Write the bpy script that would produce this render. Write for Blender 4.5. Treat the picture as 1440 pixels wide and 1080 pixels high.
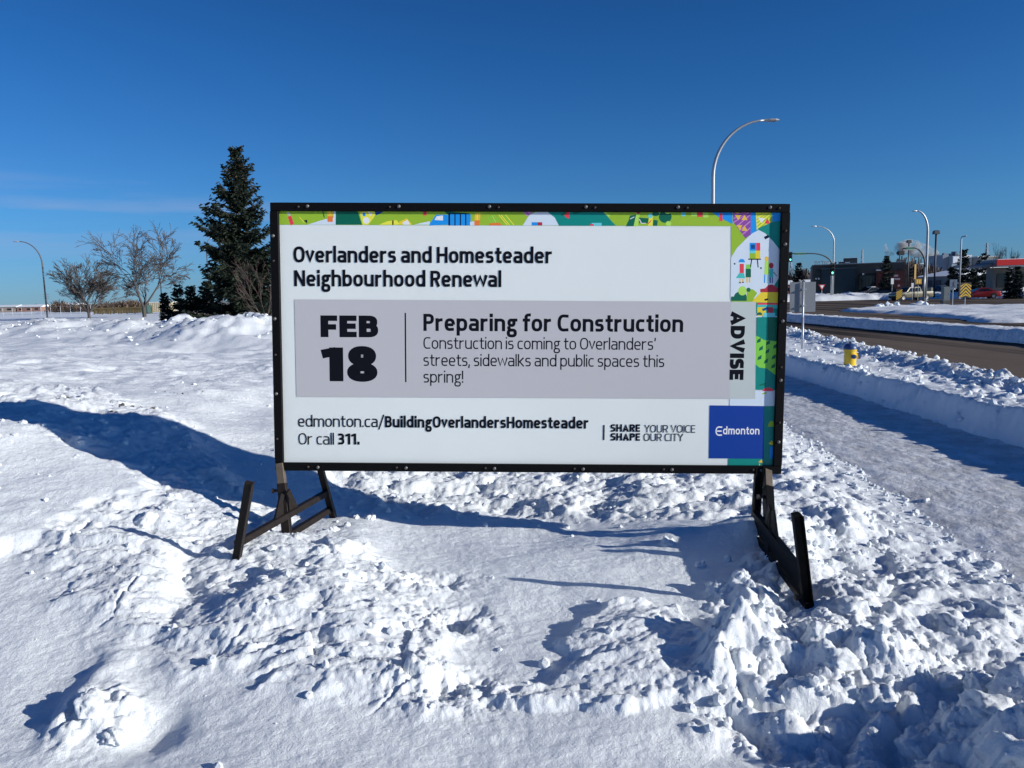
import bpy, bmesh, math, random
import numpy as np
from mathutils import Matrix, Vector, Euler
R = math.radians
scene = bpy.context.scene
for o in list(bpy.data.objects): bpy.data.objects.remove(o)
COL = scene.collection

# ---------------------------------------------------------------- camera, sky, sun, exposure
cam_d = bpy.data.cameras.new('camera'); cam_d.sensor_width = 36; cam_d.lens = 27.025
cam_d.clip_start = .05; cam_d.clip_end = 12000
cam = bpy.data.objects.new('camera', cam_d); COL.objects.link(cam); scene.camera = cam
cam.matrix_world = Matrix.Translation((0, 0, 1.6)) @ Matrix.Rotation(R(90 - 6.55), 4, 'X') @ Matrix.Rotation(R(-1.45), 4, 'Z')

SUN_EL, SUN_AZ = R(18.2), math.atan2(.935, -.355)         # azimuth clockwise from +Y
world = bpy.data.worlds.new('World'); scene.world = world; world.use_nodes = True
wn = world.node_tree.nodes; wl = world.node_tree.links
bg = wn['Background']; bg.inputs['Strength'].default_value = .084
sky = wn.new('ShaderNodeTexSky'); sky.sky_type = 'NISHITA'; sky.sun_disc = False
sky.sun_elevation = SUN_EL; sky.sun_rotation = SUN_AZ
sky.altitude = 650; sky.air_density = 1.0; sky.dust_density = .15; sky.ozone_density = 3.0
# thin veils of high cloud, low over the horizon on the left
tc = wn.new('ShaderNodeTexCoord'); sep = wn.new('ShaderNodeSeparateXYZ'); wl.new(tc.outputs['Generated'], sep.inputs[0])
mp = wn.new('ShaderNodeMapping'); mp.inputs['Scale'].default_value = (2.2, 2.2, 26); wl.new(tc.outputs['Generated'], mp.inputs[0])
nz = wn.new('ShaderNodeTexNoise'); nz.inputs['Scale'].default_value = 1.3; nz.inputs['Detail'].default_value = 5; wl.new(mp.outputs[0], nz.inputs['Vector'])
cr = wn.new('ShaderNodeMapRange'); cr.inputs['From Min'].default_value = .42; cr.inputs['From Max'].default_value = .70; wl.new(nz.outputs[0], cr.inputs[0])
m1 = wn.new('ShaderNodeMapRange'); m1.inputs['From Min'].default_value = .04; m1.inputs['From Max'].default_value = .09; wl.new(sep.outputs['Z'], m1.inputs[0])
m2 = wn.new('ShaderNodeMapRange'); m2.inputs['From Min'].default_value = .16; m2.inputs['From Max'].default_value = .11; wl.new(sep.outputs['Z'], m2.inputs[0])
m3 = wn.new('ShaderNodeMapRange'); m3.inputs['From Min'].default_value = -.1; m3.inputs['From Max'].default_value = -.35; wl.new(sep.outputs['X'], m3.inputs[0])
def wmul(a, b):
    n = wn.new('ShaderNodeMath'); n.operation = 'MULTIPLY'; wl.new(a, n.inputs[0])
    if isinstance(b, float): n.inputs[1].default_value = b
    else: wl.new(b, n.inputs[1])
    return n.outputs[0]
cl = wmul(wmul(wmul(wmul(cr.outputs[0], m1.outputs[0]), m2.outputs[0]), m3.outputs[0]), .62)
# colour response of the camera: deep saturated blue, as clear winter air gives it
rp = wn.new('ShaderNodeValToRGB'); wl.new(sep.outputs['Z'], rp.inputs[0]); e = rp.color_ramp.elements
for k_, (p_, c_) in enumerate(((0, (.33, .61, 1.16)), (.10, (.30, .70, 1.18)), (.28, (.18, .61, 1.12)), (.60, (.10, .36, .80)))):
    el = e[k_] if k_ < 2 else e.new(p_)
    el.position = p_; el.color = (*c_, 1)
hs = wn.new('ShaderNodeMix'); hs.data_type = 'RGBA'; hs.blend_type = 'MULTIPLY'; hs.inputs[0].default_value = 1
wl.new(sky.outputs[0], hs.inputs[6]); wl.new(rp.outputs[0], hs.inputs[7])
mx = wn.new('ShaderNodeMix'); mx.data_type = 'RGBA'; wl.new(cl, mx.inputs[0]); wl.new(hs.outputs[2], mx.inputs[6]); mx.inputs[7].default_value = (3.9, 4.9, 7.6, 1)
wl.new(mx.outputs[2], bg.inputs['Color'])

sun_d = bpy.data.lights.new('sun', 'SUN'); sun_d.energy = 5.0; sun_d.angle = R(.53); sun_d.color = (1, .97, .91)
sun = bpy.data.objects.new('sun', sun_d); COL.objects.link(sun); sun.location = (30, -20, 30)
sdir = Vector((math.sin(SUN_AZ) * math.cos(SUN_EL), math.cos(SUN_AZ) * math.cos(SUN_EL), math.sin(SUN_EL)))
sun.rotation_euler = sdir.to_track_quat('Z', 'Y').to_euler()
vs = scene.view_settings; vs.view_transform = 'Standard'; vs.look = 'None'; vs.exposure = 0; vs.gamma = 1; vs.use_curve_mapping = False

# ---------------------------------------------------------------- materials
MAT = {}
def mat(name, col, rough=.6, metal=0., bump=0., scale=20., vary=0., spec=None, coat=0., emit=None, trans=0.):
    if name in MAT: return MAT[name]
    m = bpy.data.materials.new(name); m.use_nodes = True; n = m.node_tree.nodes; l = m.node_tree.links
    b = n['Principled BSDF']; b.inputs['Base Color'].default_value = (*col, 1); b.inputs['Roughness'].default_value = rough; b.inputs['Metallic'].default_value = metal
    if spec is not None: b.inputs['Specular IOR Level'].default_value = spec
    if coat: b.inputs['Coat Weight'].default_value = coat
    if emit: b.inputs['Emission Color'].default_value = (*emit[0], 1); b.inputs['Emission Strength'].default_value = emit[1]
    if bump or vary:
        t = n.new('ShaderNodeTexCoord'); z = n.new('ShaderNodeTexNoise'); z.inputs['Scale'].default_value = scale; z.inputs['Detail'].default_value = 6
        l.new(t.outputs['Object'], z.inputs['Vector'])
        if vary:
            r = n.new('ShaderNodeMix'); r.data_type = 'RGBA'; l.new(z.outputs[0], r.inputs[0])
            r.inputs[6].default_value = (*[c * (1 - vary) for c in col], 1); r.inputs[7].default_value = (*[min(1, c * (1 + vary)) for c in col], 1)
            l.new(r.outputs[2], b.inputs['Base Color'])
        if bump:
            u = n.new('ShaderNodeBump'); u.inputs['Strength'].default_value = 1; u.inputs['Distance'].default_value = bump; l.new(z.outputs[0], u.inputs['Height']); l.new(u.outputs[0], b.inputs['Normal'])
    MAT[name] = m; return m
def ramp_mix(n, l, fac, a, b):
    x = n.new('ShaderNodeMix'); x.data_type = 'RGBA'
    if fac is not None: l.new(fac, x.inputs[0])
    for s, v in ((6, a), (7, b)):
        if isinstance(v, tuple): x.inputs[s].default_value = (*v, 1)
        else: l.new(v, x.inputs[s])
    return x
def noise(n, l, vec, scale, detail=4, rough=.55):
    z = n.new('ShaderNodeTexNoise'); z.inputs['Scale'].default_value = scale; z.inputs['Detail'].default_value = detail; z.inputs['Roughness'].default_value = rough
    l.new(vec, z.inputs['Vector']); return z.outputs[0]
def mrange(n, l, v, a, b, c=0., d=1.):
    z = n.new('ShaderNodeMapRange'); l.new(v, z.inputs[0])
    for i, q in enumerate((a, b, c, d)): z.inputs[i + 1].default_value = q
    return z.outputs[0]
def snow_material():
    m = bpy.data.materials.new('snow'); m.use_nodes = True; n = m.node_tree.nodes; l = m.node_tree.links; b = n['Principled BSDF']
    t = n.new('ShaderNodeNewGeometry'); v = t.outputs['Position']
    at_ = n.new('ShaderNodeAttribute'); at_.attribute_name = 'dirt'
    speck = mrange(n, l, noise(n, l, v, 9, 8, .7), .50, .66)
    mm = n.new('ShaderNodeMath'); mm.operation = 'MULTIPLY'; l.new(speck, mm.inputs[0]); l.new(at_.outputs['Fac'], mm.inputs[1])
    c0 = ramp_mix(n, l, noise(n, l, v, 2.1, 3), (.84, .88, .90), (.89, .925, .94))
    c1 = ramp_mix(n, l, mm.outputs[0], c0.outputs[2], (.30, .24, .18))
    gr = mrange(n, l, noise(n, l, v, 55, 2), .76, .79)           # rare grit
    gm = n.new('ShaderNodeMath'); gm.operation = 'MULTIPLY'; l.new(gr, gm.inputs[0]); gm.inputs[1].default_value = .55
    c2 = ramp_mix(n, l, gm.outputs[0], c1.outputs[2], (.42, .38, .33))
    l.new(c2.outputs[2], b.inputs['Base Color'])
    b.inputs['Roughness'].default_value = .62; b.inputs['Specular IOR Level'].default_value = .35
    u1 = n.new('ShaderNodeBump'); u1.inputs['Distance'].default_value = .016; u1.inputs['Strength'].default_value = .85; l.new(noise(n, l, v, 26, 8, .68), u1.inputs['Height'])
    u2 = n.new('ShaderNodeBump'); u2.inputs['Distance'].default_value = .0022; u2.inputs['Strength'].default_value = .9; l.new(noise(n, l, v, 210, 5, .7), u2.inputs['Height']); l.new(u1.outputs[0], u2.inputs['Normal'])
    l.new(u2.outputs[0], b.inputs['Normal']); return m
M_SNOW = snow_material()
def ice_material():
    m = bpy.data.materials.new('packed icy snow'); m.use_nodes = True; n = m.node_tree.nodes; l = m.node_tree.links; b = n['Principled BSDF']
    t = n.new('ShaderNodeTexCoord'); v = t.outputs['Object']
    c0 = ramp_mix(n, l, mrange(n, l, noise(n, l, v, 3.5, 8, .65), .4, .62), (.60, .60, .59), (.84, .86, .87))
    c1 = ramp_mix(n, l, mrange(n, l, noise(n, l, v, 22, 6, .7), .54, .7), c0.outputs[2], (.46, .44, .41))
    l.new(c1.outputs[2], b.inputs['Base Color']); b.inputs['Roughness'].default_value = .5
    u1 = n.new('ShaderNodeBump'); u1.inputs['Distance'].default_value = .02; l.new(noise(n, l, v, 14, 7, .65), u1.inputs['Height']); l.new(u1.outputs[0], b.inputs['Normal']); return m
def road_material():
    m = bpy.data.materials.new('wet salted asphalt'); m.use_nodes = True; n = m.node_tree.nodes; l = m.node_tree.links; b = n['Principled BSDF']
    t = n.new('ShaderNodeTexCoord'); mp = n.new('ShaderNodeMapping'); mp.inputs['Rotation'].default_value = (0, 0, R(7)); mp.inputs['Scale'].default_value = (1.0, .025, 1); l.new(t.outputs['Object'], mp.inputs[0])
    s = noise(n, l, mp.outputs[0], .9, 5, .6)
    c0 = ramp_mix(n, l, mrange(n, l, s, .45, .55), (.026, .020, .016), (.165, .125, .095))
    c1 = ramp_mix(n, l, mrange(n, l, noise(n, l, t.outputs['Object'], 1.2, 6), .3, .8, 0, .3), c0.outputs[2], (.070, .050, .034))
    l.new(c1.outputs[2], b.inputs['Base Color']); b.inputs['Roughness'].default_value = .9; b.inputs['Specular IOR Level'].default_value = .12
    u1 = n.new('ShaderNodeBump'); u1.inputs['Distance'].default_value = .01; l.new(noise(n, l, t.outputs['Object'], 40, 4), u1.inputs['Height']); l.new(u1.outputs[0], b.inputs['Normal']); return m
M_BLACK = mat('black painted steel', (.0045, .0045, .005), .5, bump=.0006, scale=60, vary=.3, spec=.10)
M_RUST = mat('rusty black steel', (.040, .025, .018), .6, bump=.0015, scale=35, vary=.75)
M_TAN = mat('worn bare steel', (.115, .088, .062), .6, bump=.001, scale=30, vary=.5)
M_GALV = mat('galvanised steel', (.38, .40, .42), .42, metal=.55, vary=.12, scale=4)
M_DARKM = mat('dark lamp metal', (.03, .035, .05), .5)

# ---------------------------------------------------------------- mesh helpers
def link(name, me, parent=None, loc=None):
    o = bpy.data.objects.new(name, me); COL.objects.link(o)
    if parent is not None: o.parent = parent
    if loc is not None: o.location = loc
    return o
def tag(o, label=None, cat=None, group=None, kind=None):
    if label: o['label'] = label
    if cat: o['category'] = cat
    if group: o['group'] = group
    if kind: o['kind'] = kind
    return o
def thing(name, label, cat, loc=(0, 0, 0), rz=0, group=None):
    o = bpy.data.objects.new(name, None); COL.objects.link(o); o.location = loc; o.rotation_euler = (0, 0, rz); o.empty_display_size = .2
    return tag(o, label, cat, group)
def copy_tree(o, parent=None):
    c = o.copy(); COL.objects.link(c)
    if parent: c.parent = parent
    for ch in list(o.children): copy_tree(ch, c)
    return c
class MB:
    def __init__(s): s.v = []; s.f = []; s.m = []; s.cur = 0
    def add(s, vs, fs):
        b = len(s.v); s.v += [tuple(p) for p in vs]
        for f in fs: s.f.append(tuple(b + i for i in f)); s.m.append(s.cur)
    def box(s, c, size, rot=None, taper=1.0):
        hx, hy, hz = [q / 2 for q in size]; P = []
        for z, k in ((-hz, 1), (hz, taper)):
            for x, y in ((-hx, -hy), (hx, -hy), (hx, hy), (-hx, hy)):
                p = Vector((x * k, y * k, z))
                if rot is not None: p = rot @ p
                P.append(p + Vector(c))
        s.add(P, [(3, 2, 1, 0), (4, 5, 6, 7), (0, 1, 5, 4), (1, 2, 6, 5), (2, 3, 7, 6), (3, 0, 4, 7)])
    def beam(s, a, b, w, d, up=(0, 0, 1)):
        a, b = Vector(a), Vector(b); z = (b - a); L = z.length; z.normalize(); x = Vector(up).cross(z)
        if x.length < 1e-4: x = Vector((1, 0, 0))
        x.normalize(); y = z.cross(x); m = Matrix((x, y, z)).transposed()
        s.box((a + b) / 2, (w, d, L), m)
    def tube(s, path, rad, n=8, caps=True):
        P = [Vector(p) for p in path]; rs = rad if isinstance(rad, (list, tuple)) else [rad] * len(P)
        b = len(s.v); u = None
        for i, p in enumerate(P):
            t = (P[min(i + 1, len(P) - 1)] - P[max(i - 1, 0)]).normalized()
            if u is None: u = t.cross(Vector((0, 0, 1)) if abs(t.z) < .9 else Vector((1, 0, 0))).normalized()
            else: u = (u - t * u.dot(t)).normalized()
            w = t.cross(u)
            for k in range(n):
                a = 2 * math.pi * k / n; s.v.append(tuple(p + (u * math.cos(a) + w * math.sin(a)) * rs[i]))
        for i in range(len(P) - 1):
            for k in range(n):
                q = (k + 1) % n; s.f.append((b + i * n + k, b + i * n + q, b + (i + 1) * n + q, b + (i + 1) * n + k)); s.m.append(s.cur)
        if caps:
            s.f.append(tuple(b + k for k in range(n))[::-1]); s.m.append(s.cur)
            s.f.append(tuple(b + (len(P) - 1) * n + k for k in range(n))); s.m.append(s.cur)
    def lathe(s, prof, n=16, c=(0, 0, 0), axis='z'):
        b = len(s.v)
        for r, z in prof:
            for k in range(n):
                a = 2 * math.pi * k / n; x, y = r * math.cos(a), r * math.sin(a)
                p = (x, y, z) if axis == 'z' else ((z, x, y) if axis == 'x' else (x, z, y))
                s.v.append((p[0] + c[0], p[1] + c[1], p[2] + c[2]))
        for i in range(len(prof) - 1):
            for k in range(n):
                q = (k + 1) % n; s.f.append((b + i * n + k, b + i * n + q, b + (i + 1) * n + q, b + (i + 1) * n + k)); s.m.append(s.cur)
        s.f.append(tuple(b + k for k in range(n))[::-1]); s.m.append(s.cur)
        s.f.append(tuple(b + (len(prof) - 1) * n + k for k in range(n))); s.m.append(s.cur)
    def mesh(s, name, mats, smooth=False):
        me = bpy.data.meshes.new(name); me.from_pydata(s.v, [], s.f)
        for m in (mats if isinstance(mats, (list, tuple)) else [mats]): me.materials.append(m)
        if any(s.m): me.polygons.foreach_set('material_index', s.m)
        if smooth: me.polygons.foreach_set('use_smooth', [True] * len(s.f))
        me.update(); return me
    def build(s, name, mats, parent=None, smooth=False, bevel=0, loc=None, fix=True):
        me = s.mesh(name, mats, smooth)
        if fix or bevel:
            bm = bmesh.new(); bm.from_mesh(me)
            if bevel:
                bmesh.ops.bevel(bm, geom=[e for e in bm.edges], offset=bevel, segments=1, affect='EDGES', clamp_overlap=True)
            if fix: bmesh.ops.recalc_face_normals(bm, faces=bm.faces)
            bm.to_mesh(me); bm.free()
        return link(name, me, parent, loc)
def smooth_by_angle(o, deg=35):
    me = o.data
    for p in me.polygons: p.use_smooth = True
    bm = bmesh.new(); bm.from_mesh(me)
    for e in bm.edges:
        if len(e.link_faces) == 2 and e.calc_face_angle(0) > R(deg): e.smooth = False
    bm.to_mesh(me); bm.free()

# ---------------------------------------------------------------- noise in numpy
def _h(ix, iy, s):
    h = (ix.astype(np.int64) * 374761393 + iy.astype(np.int64) * 668265263 + s * 974711) & 0xffffffff
    h = ((h ^ (h >> 13)) * 1274126177) & 0xffffffff
    return (h ^ (h >> 16)) & 0xffffff
def perlin(x, y, s=0):
    x0 = np.floor(x); y0 = np.floor(y); fx = x - x0; fy = y - y0
    u = fx * fx * fx * (fx * (fx * 6 - 15) + 10); v = fy * fy * fy * (fy * (fy * 6 - 15) + 10)
    def g(ix, iy, dx, dy):
        a = _h(ix, iy, s) * (2 * math.pi / 16777216.); return np.cos(a) * dx + np.sin(a) * dy
    a = g(x0, y0, fx, fy); b = g(x0 + 1, y0, fx - 1, fy); c = g(x0, y0 + 1, fx, fy - 1); d = g(x0 + 1, y0 + 1, fx - 1, fy - 1)
    return ((a + (b - a) * u) * (1 - v) + (c + (d - c) * u) * v) * 1.4
def fbm(x, y, s=0, o=4, g=.5, l=2.03):
    t = 0; a = 1.
    for i in range(o): t = t + a * perlin(x, y, s + i * 17); x = x * l + 3.1; y = y * l + 1.7; a *= g
    return t
def ridged(x, y, s=0, o=4, g=.5):
    t = 0; a = 1.
    for i in range(o): t = t + a * (1 - 2.2 * np.abs(perlin(x, y, s + i * 17))); x = x * 2.1 + 5; y = y * 2.1 + 2; a *= g
    return t
def billow(x, y, s=0, o=4, g=.5):
    t = 0; a = 1.
    for i in range(o): t = t + a * (2.2 * np.abs(perlin(x, y, s + i * 13)) - .5); x = x * 2.07 + 5; y = y * 2.07 + 2; a *= g
    return t
def cells(x, y, s=0):
    """F1, F2 and, of the nearest cell, its random value and two more"""
    x0 = np.floor(x); y0 = np.floor(y); f1 = np.full(x.shape, 9.); f2 = np.full(x.shape, 9.); cx = np.zeros_like(x); cy = np.zeros_like(x)
    px = np.zeros_like(x); py = np.zeros_like(x)
    for i in (-1, 0, 1):
        for j in (-1, 0, 1):
            ax, ay = x0 + i, y0 + j
            qx = ax + .1 + .8 * _h(ax, ay, s) / 16777216.; qy = ay + .1 + .8 * _h(ax, ay, s + 5) / 16777216.
            d = np.hypot(qx - x, qy - y); n = d < f1
            f2 = np.where(n, f1, np.minimum(f2, d)); f1 = np.where(n, d, f1)
            cx = np.where(n, ax, cx); cy = np.where(n, ay, cy); px = np.where(n, qx, px); py = np.where(n, qy, py)
    return f1, f2, _h(cx, cy, s + 11) / 16777216., _h(cx, cy, s + 23) / 16777216., _h(cx, cy, s + 37) / 16777216., x - px, y - py
def ss(a, b, x):
    t = np.clip((x - a) / (b - a), 0, 1); return t * t * (3 - 2 * t)
def poly_sd(X, Y, P):
    """signed distance, positive inside"""
    d = np.full(X.shape, 1e9); ins = np.zeros(X.shape, bool)
    for i in range(len(P)):
        (ax, ay), (bx, by) = P[i - 1], P[i]; ex, ey = bx - ax, by - ay
        t = np.clip(((X - ax) * ex + (Y - ay) * ey) / (ex * ex + ey * ey), 0, 1)
        d = np.minimum(d, np.hypot(X - ax - ex * t, Y - ay - ey * t))
        c = ((ay > Y) != (by > Y)) & (X < ex * (Y - ay) / (ey if ey else 1e-9) + ax); ins ^= c
    return np.where(ins, d, -d)
def gs(X, Y, x, y, rx, ry=None, a=0.):
    ry = ry or rx; c, s = math.cos(a), math.sin(a); dx, dy = X - x, Y - y
    return np.exp(-(((dx * c + dy * s) / rx) ** 2 + ((-dx * s + dy * c) / ry) ** 2))

# ---------------------------------------------------------------- the lie of the snow
CTRL = [ # x, y, z of broad swells
 (0,1.8,0),(0,2.3,0),(.3,2.9,.02),(.35,3.5,.05),(.15,4.0,.08),(.6,4.4,.04),(.3,5.0,-.02),(-.5,4.7,.03),(-1.6,2.3,0),(-2.6,2.4,.02),(.8,2.2,-.02),(-1.2,1.5,0),(-3.2,3.0,.12),
 (-1.5,3.95,.09),(-1.35,4.6,.14),(-1.2,5.0,.15),(-1.15,3.6,.12),(-1.9,4.1,.17),(-2.4,4.4,.27),(-3,4.6,.40),(-2.1,5.4,.26),(-2.06,6.06,.36),(-3.1,6.33,.62),(-4.15,6.16,.77),(-3.6,5.5,.78),(-3.04,5.3,.50),(-2.4,5.06,.32),(-1.2,5.73,.07),(-.65,5.5,.03),(.15,5.2,-.04),
 (-4.9,6.7,.82),(-6.5,8,.86),(-5,5,.80),(-3.6,7.6,.70),(-2.2,7.4,.45),(-3,10,.66),(-8,12,.82),(-6,16,.74),(-12,20,.70),(-18,16,.85),(-14,10,.95),(-1.5,8,.28),(0,10,.30),(0,7,.10),(.8,5.8,.06),(1.8,6,.07),
 (2.6,8,.1),(2.8,12,.12),(0,16,.45),(0,25,.5),(-8,30,.3),(-25,30,.3),(-5,60,0),(-40,60,.05),(-80,90,0),(0,120,0),(-150,150,0),(40,150,0),(100,60,0),
 (1.4,3.4,.02),(1.45,3.9,.03),(1.45,4.6,.10),(2.0,4.1,-.03),(2.3,3.5,.07),(2.7,4.9,.03),(1.5,2.6,.06),(2.2,2.7,.07),(1.9,1.9,.03),(2.6,1.8,-.10),(3.2,1.5,-.15),(2.2,1.2,-.1),(1.3,1.9,.06),(1.05,2.45,-.05),(.75,2.3,-.03),(3.2,3.4,.0),(3,2.4,0),(0,-5,0),(-8,-3,.2),(8,-5,0)]
LEFT_MASS = [(-0.487, 4.008), (-0.266, 3.523), (-0.239, 3.35), (-0.276, 3.171), (-0.226, 2.943), (-0.354, 2.747), (-0.588, 2.851), (-0.779, 2.834), (-1.159, 2.971), (-1.452, 3.044), (-1.811, 3.226), (-2.221, 3.498), (-2.677, 4.022), (-4.54, 4.657), (-8.068, 5.269), (-7.5,9.5), (-3.0,7.0), (-1.9,5.4), (-1.0,4.6), (-0.662, 4.151)]
LOBE = [(0.148, 3.277), (0.289, 3.467), (0.424, 3.613), (0.626, 3.669), (0.799, 3.541), (0.857, 3.15), (0.791, 2.802), (0.601, 2.811), (0.399, 2.744), (0.202, 2.804), (0.046, 2.819), (-0.166, 2.867), (-0.118, 2.958), (0.129, 2.992), (0.214, 3.14)]
RIGHT_PILE = [(0.91, 3.674), (1.222, 4.071), (1.473, 4.416), (2.18, 5.398), (2.647, 4.834), (2.766, 4.042), (2.795, 3.313), (2.123, 2.366), (1.46, 1.752), (0.821, 1.574), (0.955, 2.376), (0.813, 2.522), (0.614, 2.688), (0.671, 3.002), (0.829, 3.281)]
BACK_ROUGH = [(-1.2,5.3), (0.2,5.25), (1.0,5.0), (1.7,4.75), (2.8,5.2), (3.2,6.5), (3.2,9), (1.5,9.5), (-1.5,8.5), (-2,6.5)]
SLAB = [(-2.824, 3.759), (-2.62, 4.135), (-2.48, 4.63), (-2.239, 4.799), (-2.449, 5.096), (-3.024, 5.318), (-4.431, 6.032)]
ISLAND = [(23.192, 55.346), (22.99, 47.709), (22, 39.574), (20.566, 33.372), (22.839, 32.437), (39.182, 55.731), (33.995, 58.298), (33.853, 63.926), (28.024, 59.547)]
def windrow_x(Y): return 6.35 + .145 * (Y - 9.6) + .0018 * np.maximum(0, Y - 14) ** 2 * (Y < 34) + .0018 * 400 * (Y >= 34) + .05 * np.maximum(0, Y - 34)
def road_zone(X, Y):
    """how far inside the ploughed carriageways a point lies (metres, negative outside)"""
    a = X - (windrow_x(Y) + .75); b = 98 + .10 * (X - 20) - Y
    b = np.where(X > 49, np.minimum(b, 100 - 1.6 * (X - 49) - Y), b); b = np.where(X > 59, 84 - Y, b)
    return np.minimum(np.minimum(a, b), Y - 2)
def height(X, Y, want_dirt=False):
    r = np.hypot(X, Y)
    num = np.zeros_like(X); den = np.zeros_like(X)
    for x, y, z in CTRL:
        s = .30 + .05 * math.hypot(x, y); w = 1. / ((X - x) ** 2 + (Y - y) ** 2 + s * s) ** 2
        num += w * z * s * s; den += w * s * s
    H = num / den
    wx = X + .10 * fbm(X * 1.7, Y * 1.7, 3, 3); wy = Y + .10 * fbm(X * 1.7, Y * 1.7, 9, 3)
    near = ss(16, 7, r); fine = ss(26, 10, r)
    H += .035 * fbm(X * .55, Y * .55, 1, 3) + .008 * fbm(X * 2.5, Y * 2.5, 2, 3) * near
    # faint wind crust on the smooth parts
    H += .0035 * ridged(X * 2.2 + .3 * Y, Y * 7, 4, 3) * near + .0022 * fbm(X * 16, Y * 16, 44, 3) * near
    # trodden and thrown snow on the left: terraces stretched sideways, steep lobed edge
    sd = poly_sd(X, Y, LEFT_MASS) + .07 * fbm(wx * 3.2, wy * 4.0, 21, 4); ml = ss(-.09, .20, sd)
    ter = ridged(wx * 1.25 + .15 * wy, wy * 2.9, 31, 5, .52)
    slab = ss(0, .12, poly_sd(X, Y, SLAB) + .05 * fbm(X * 3, Y * 3, 61, 3))
    f1, f2, c1, c2, c3, dx, dy = cells(wx * 2.1, wy * 3.0, 5)
    brk = (c1 * .07 + (c2 - .5) * .10 * dx + (c3 - .5) * .10 * dy) * ss(0, .05, f2 - f1)
    H += ml * (.055 * ss(0, .5, sd) + .010) * (1 - .3 * slab)
    H += ml * near * (1 - slab) * (.024 * ter + .030 * fbm(wx * 1.6, wy * 2.4, 40, 3) + .012 * fbm(wx * 5, wy * 8, 41, 5, .6) + .006 * billow(wx * 8, wy * 12, 43, 4, .6) + .0055 * fbm(X * 19, Y * 24, 45, 4, .65) + brk * .55 * ss(-.25, .45, fbm(X * .9, Y * .9, 46, 2)))
    H += .07 * slab
    # heel scoops beside the lobes
    for px, py, rx, ry, a, d in ((*(-0.301, 3.51), .115, .050, .95, .065), (*(-0.284, 2.948), .13, .042, .70, .050), (*(-0.46, 3.955), .10, .06, .3, .08)):
        H += .030 * gs(X, Y, px - .03, py, .22, .16) * fbm(X * 13, Y * 13, 47, 4, .65)
        H -= d * gs(X + .02 * fbm(X * 9, Y * 9, 3, 2), Y, px, py, rx, ry, a) ** .8; H += .16 * d * gs(X, Y, px + .10 * math.sin(a) + .02, py - .08 * math.cos(a), rx * 1.1, ry * .9, a)
    # thrown lump at the lower left
    lx, ly = (-1.594, 2.728)
    H += .07 * gs(wx, wy, lx, ly, .12, .15, .4) * (1 + .9 * fbm(X * 11, Y * 11, 77, 4)) - .05 * gs(X, Y, lx + .22, ly + .0, .10, .12) + .05 * gs(wx, wy, lx - .12, ly + .28, .10, .22, .4)
    # foot mound of the left stand and the gully left of it
    H += .02 * gs(wx, wy, -1.15, 3.55, .25, .18) + .05 * gs(wx, wy, -.98, 4.35, .16, .35) + .04 * gs(wx, wy, -1.0, 5.0, .20, .3)
    H -= .10 * gs(wx, wy, -1.72, 3.85, .11, .38, .25) + .045 * gs(X, Y, -1.50, 3.86, .16, .14)
    # low thrown lobe in the middle
    sdl = poly_sd(X, Y, LOBE) + .035 * fbm(wx * 6, wy * 7, 22, 4); mo = ss(-.005, .045, sdl)
    H += mo * (.026 + .028 * ss(0, .3, sdl) + .016 * ridged(wx * 1.8, wy * 5.0, 33, 4) + .006 * billow(wx * 11, wy * 15, 34, 4, .6) + .003 * fbm(X * 28, Y * 28, 35, 3))
    # heaped chunks on the right
    sdr = poly_sd(X, Y, RIGHT_PILE) + .10 * fbm(wx * 2.6, wy * 2.6, 23, 4); mr = ss(-.02, .16, sdr)
    f1, f2, c1, c2, c3, dx, dy = cells(X * 3.4 + .8 * fbm(X * 3, Y * 3, 14, 2), Y * 3.4 + .8 * fbm(X * 3, Y * 3, 15, 2), 6)
    knob = (c1 ** 1.3) * np.clip(1 - (f1 / .66) ** 2, 0, 1) ** .8
    g1, g2, e1, e2, e3, ex, ey = cells(X * 10.5, Y * 10.5, 8)
    knob2 = e1 * np.sqrt(np.clip(1 - (g1 / .6) ** 2, 0, 1))
    patch = .18 + .82 * ss(-.25, .40, fbm(X * .85 + 4, Y * .85, 28, 2))
    H += mr * near * (.105 * knob * patch + .010 * knob2 * patch + .075 * fbm(X * 1.5, Y * 1.5, 27, 2) + .045 * billow(wx * 2.1, wy * 2.1, 24, 5, .6) + .010 * patch * fbm(X * 13, Y * 13, 25, 4, .6))
    H += .06 * gs(wx, wy, 1.10, 3.22, .26, .18, .3) + .12 * gs(wx, wy, 1.55, 4.62, .28, .2) + .03 * gs(wx, wy, 1.0, 4.62, .22, .14)
    H += .10 * gs(wx, wy, .98, 3.05, .16, .22) - .13 * gs(wx, wy, 1.95, 4.25, .26, .20) - .12 * gs(wx, wy, 1.15, 2.62, .42, .13, .25) - .10 * gs(wx, wy, 1.95, 3.10, .22, .12)
    H += .14 * gs(wx, wy, 1.70, 2.30, .17, .16) + .10 * gs(wx, wy, 1.38, 2.02, .15, .12) + .10 * gs(wx, wy, 1.95, 2.75, .16, .12) + .12 * gs(wx, wy, 1.55, 3.05, .18, .14)
    # trampled band behind the sign
    mb_ = ss(-.1, .35, poly_sd(X, Y, BACK_ROUGH) + .2 * fbm(wx * 1.8, wy * 1.8, 26, 3))
    H += mb_ * ss(15, 9, r) * (.05 * billow(wx * 1.5, wy * 2.2, 27, 5, .58) + .02 * knob + .010 * knob2)
    # ploughed ridges and drifts farther left
    left = ss(3.5, 1.0, X) * ss(6, 10, Y)
    H += left * ss(46, 30, r) * (.07 * ridged(wx * .30 + 3, wy * .8, 51, 4, .5) + .022 * fbm(wx * 1.1, wy * 3.0, 52, 5, .6))
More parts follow.
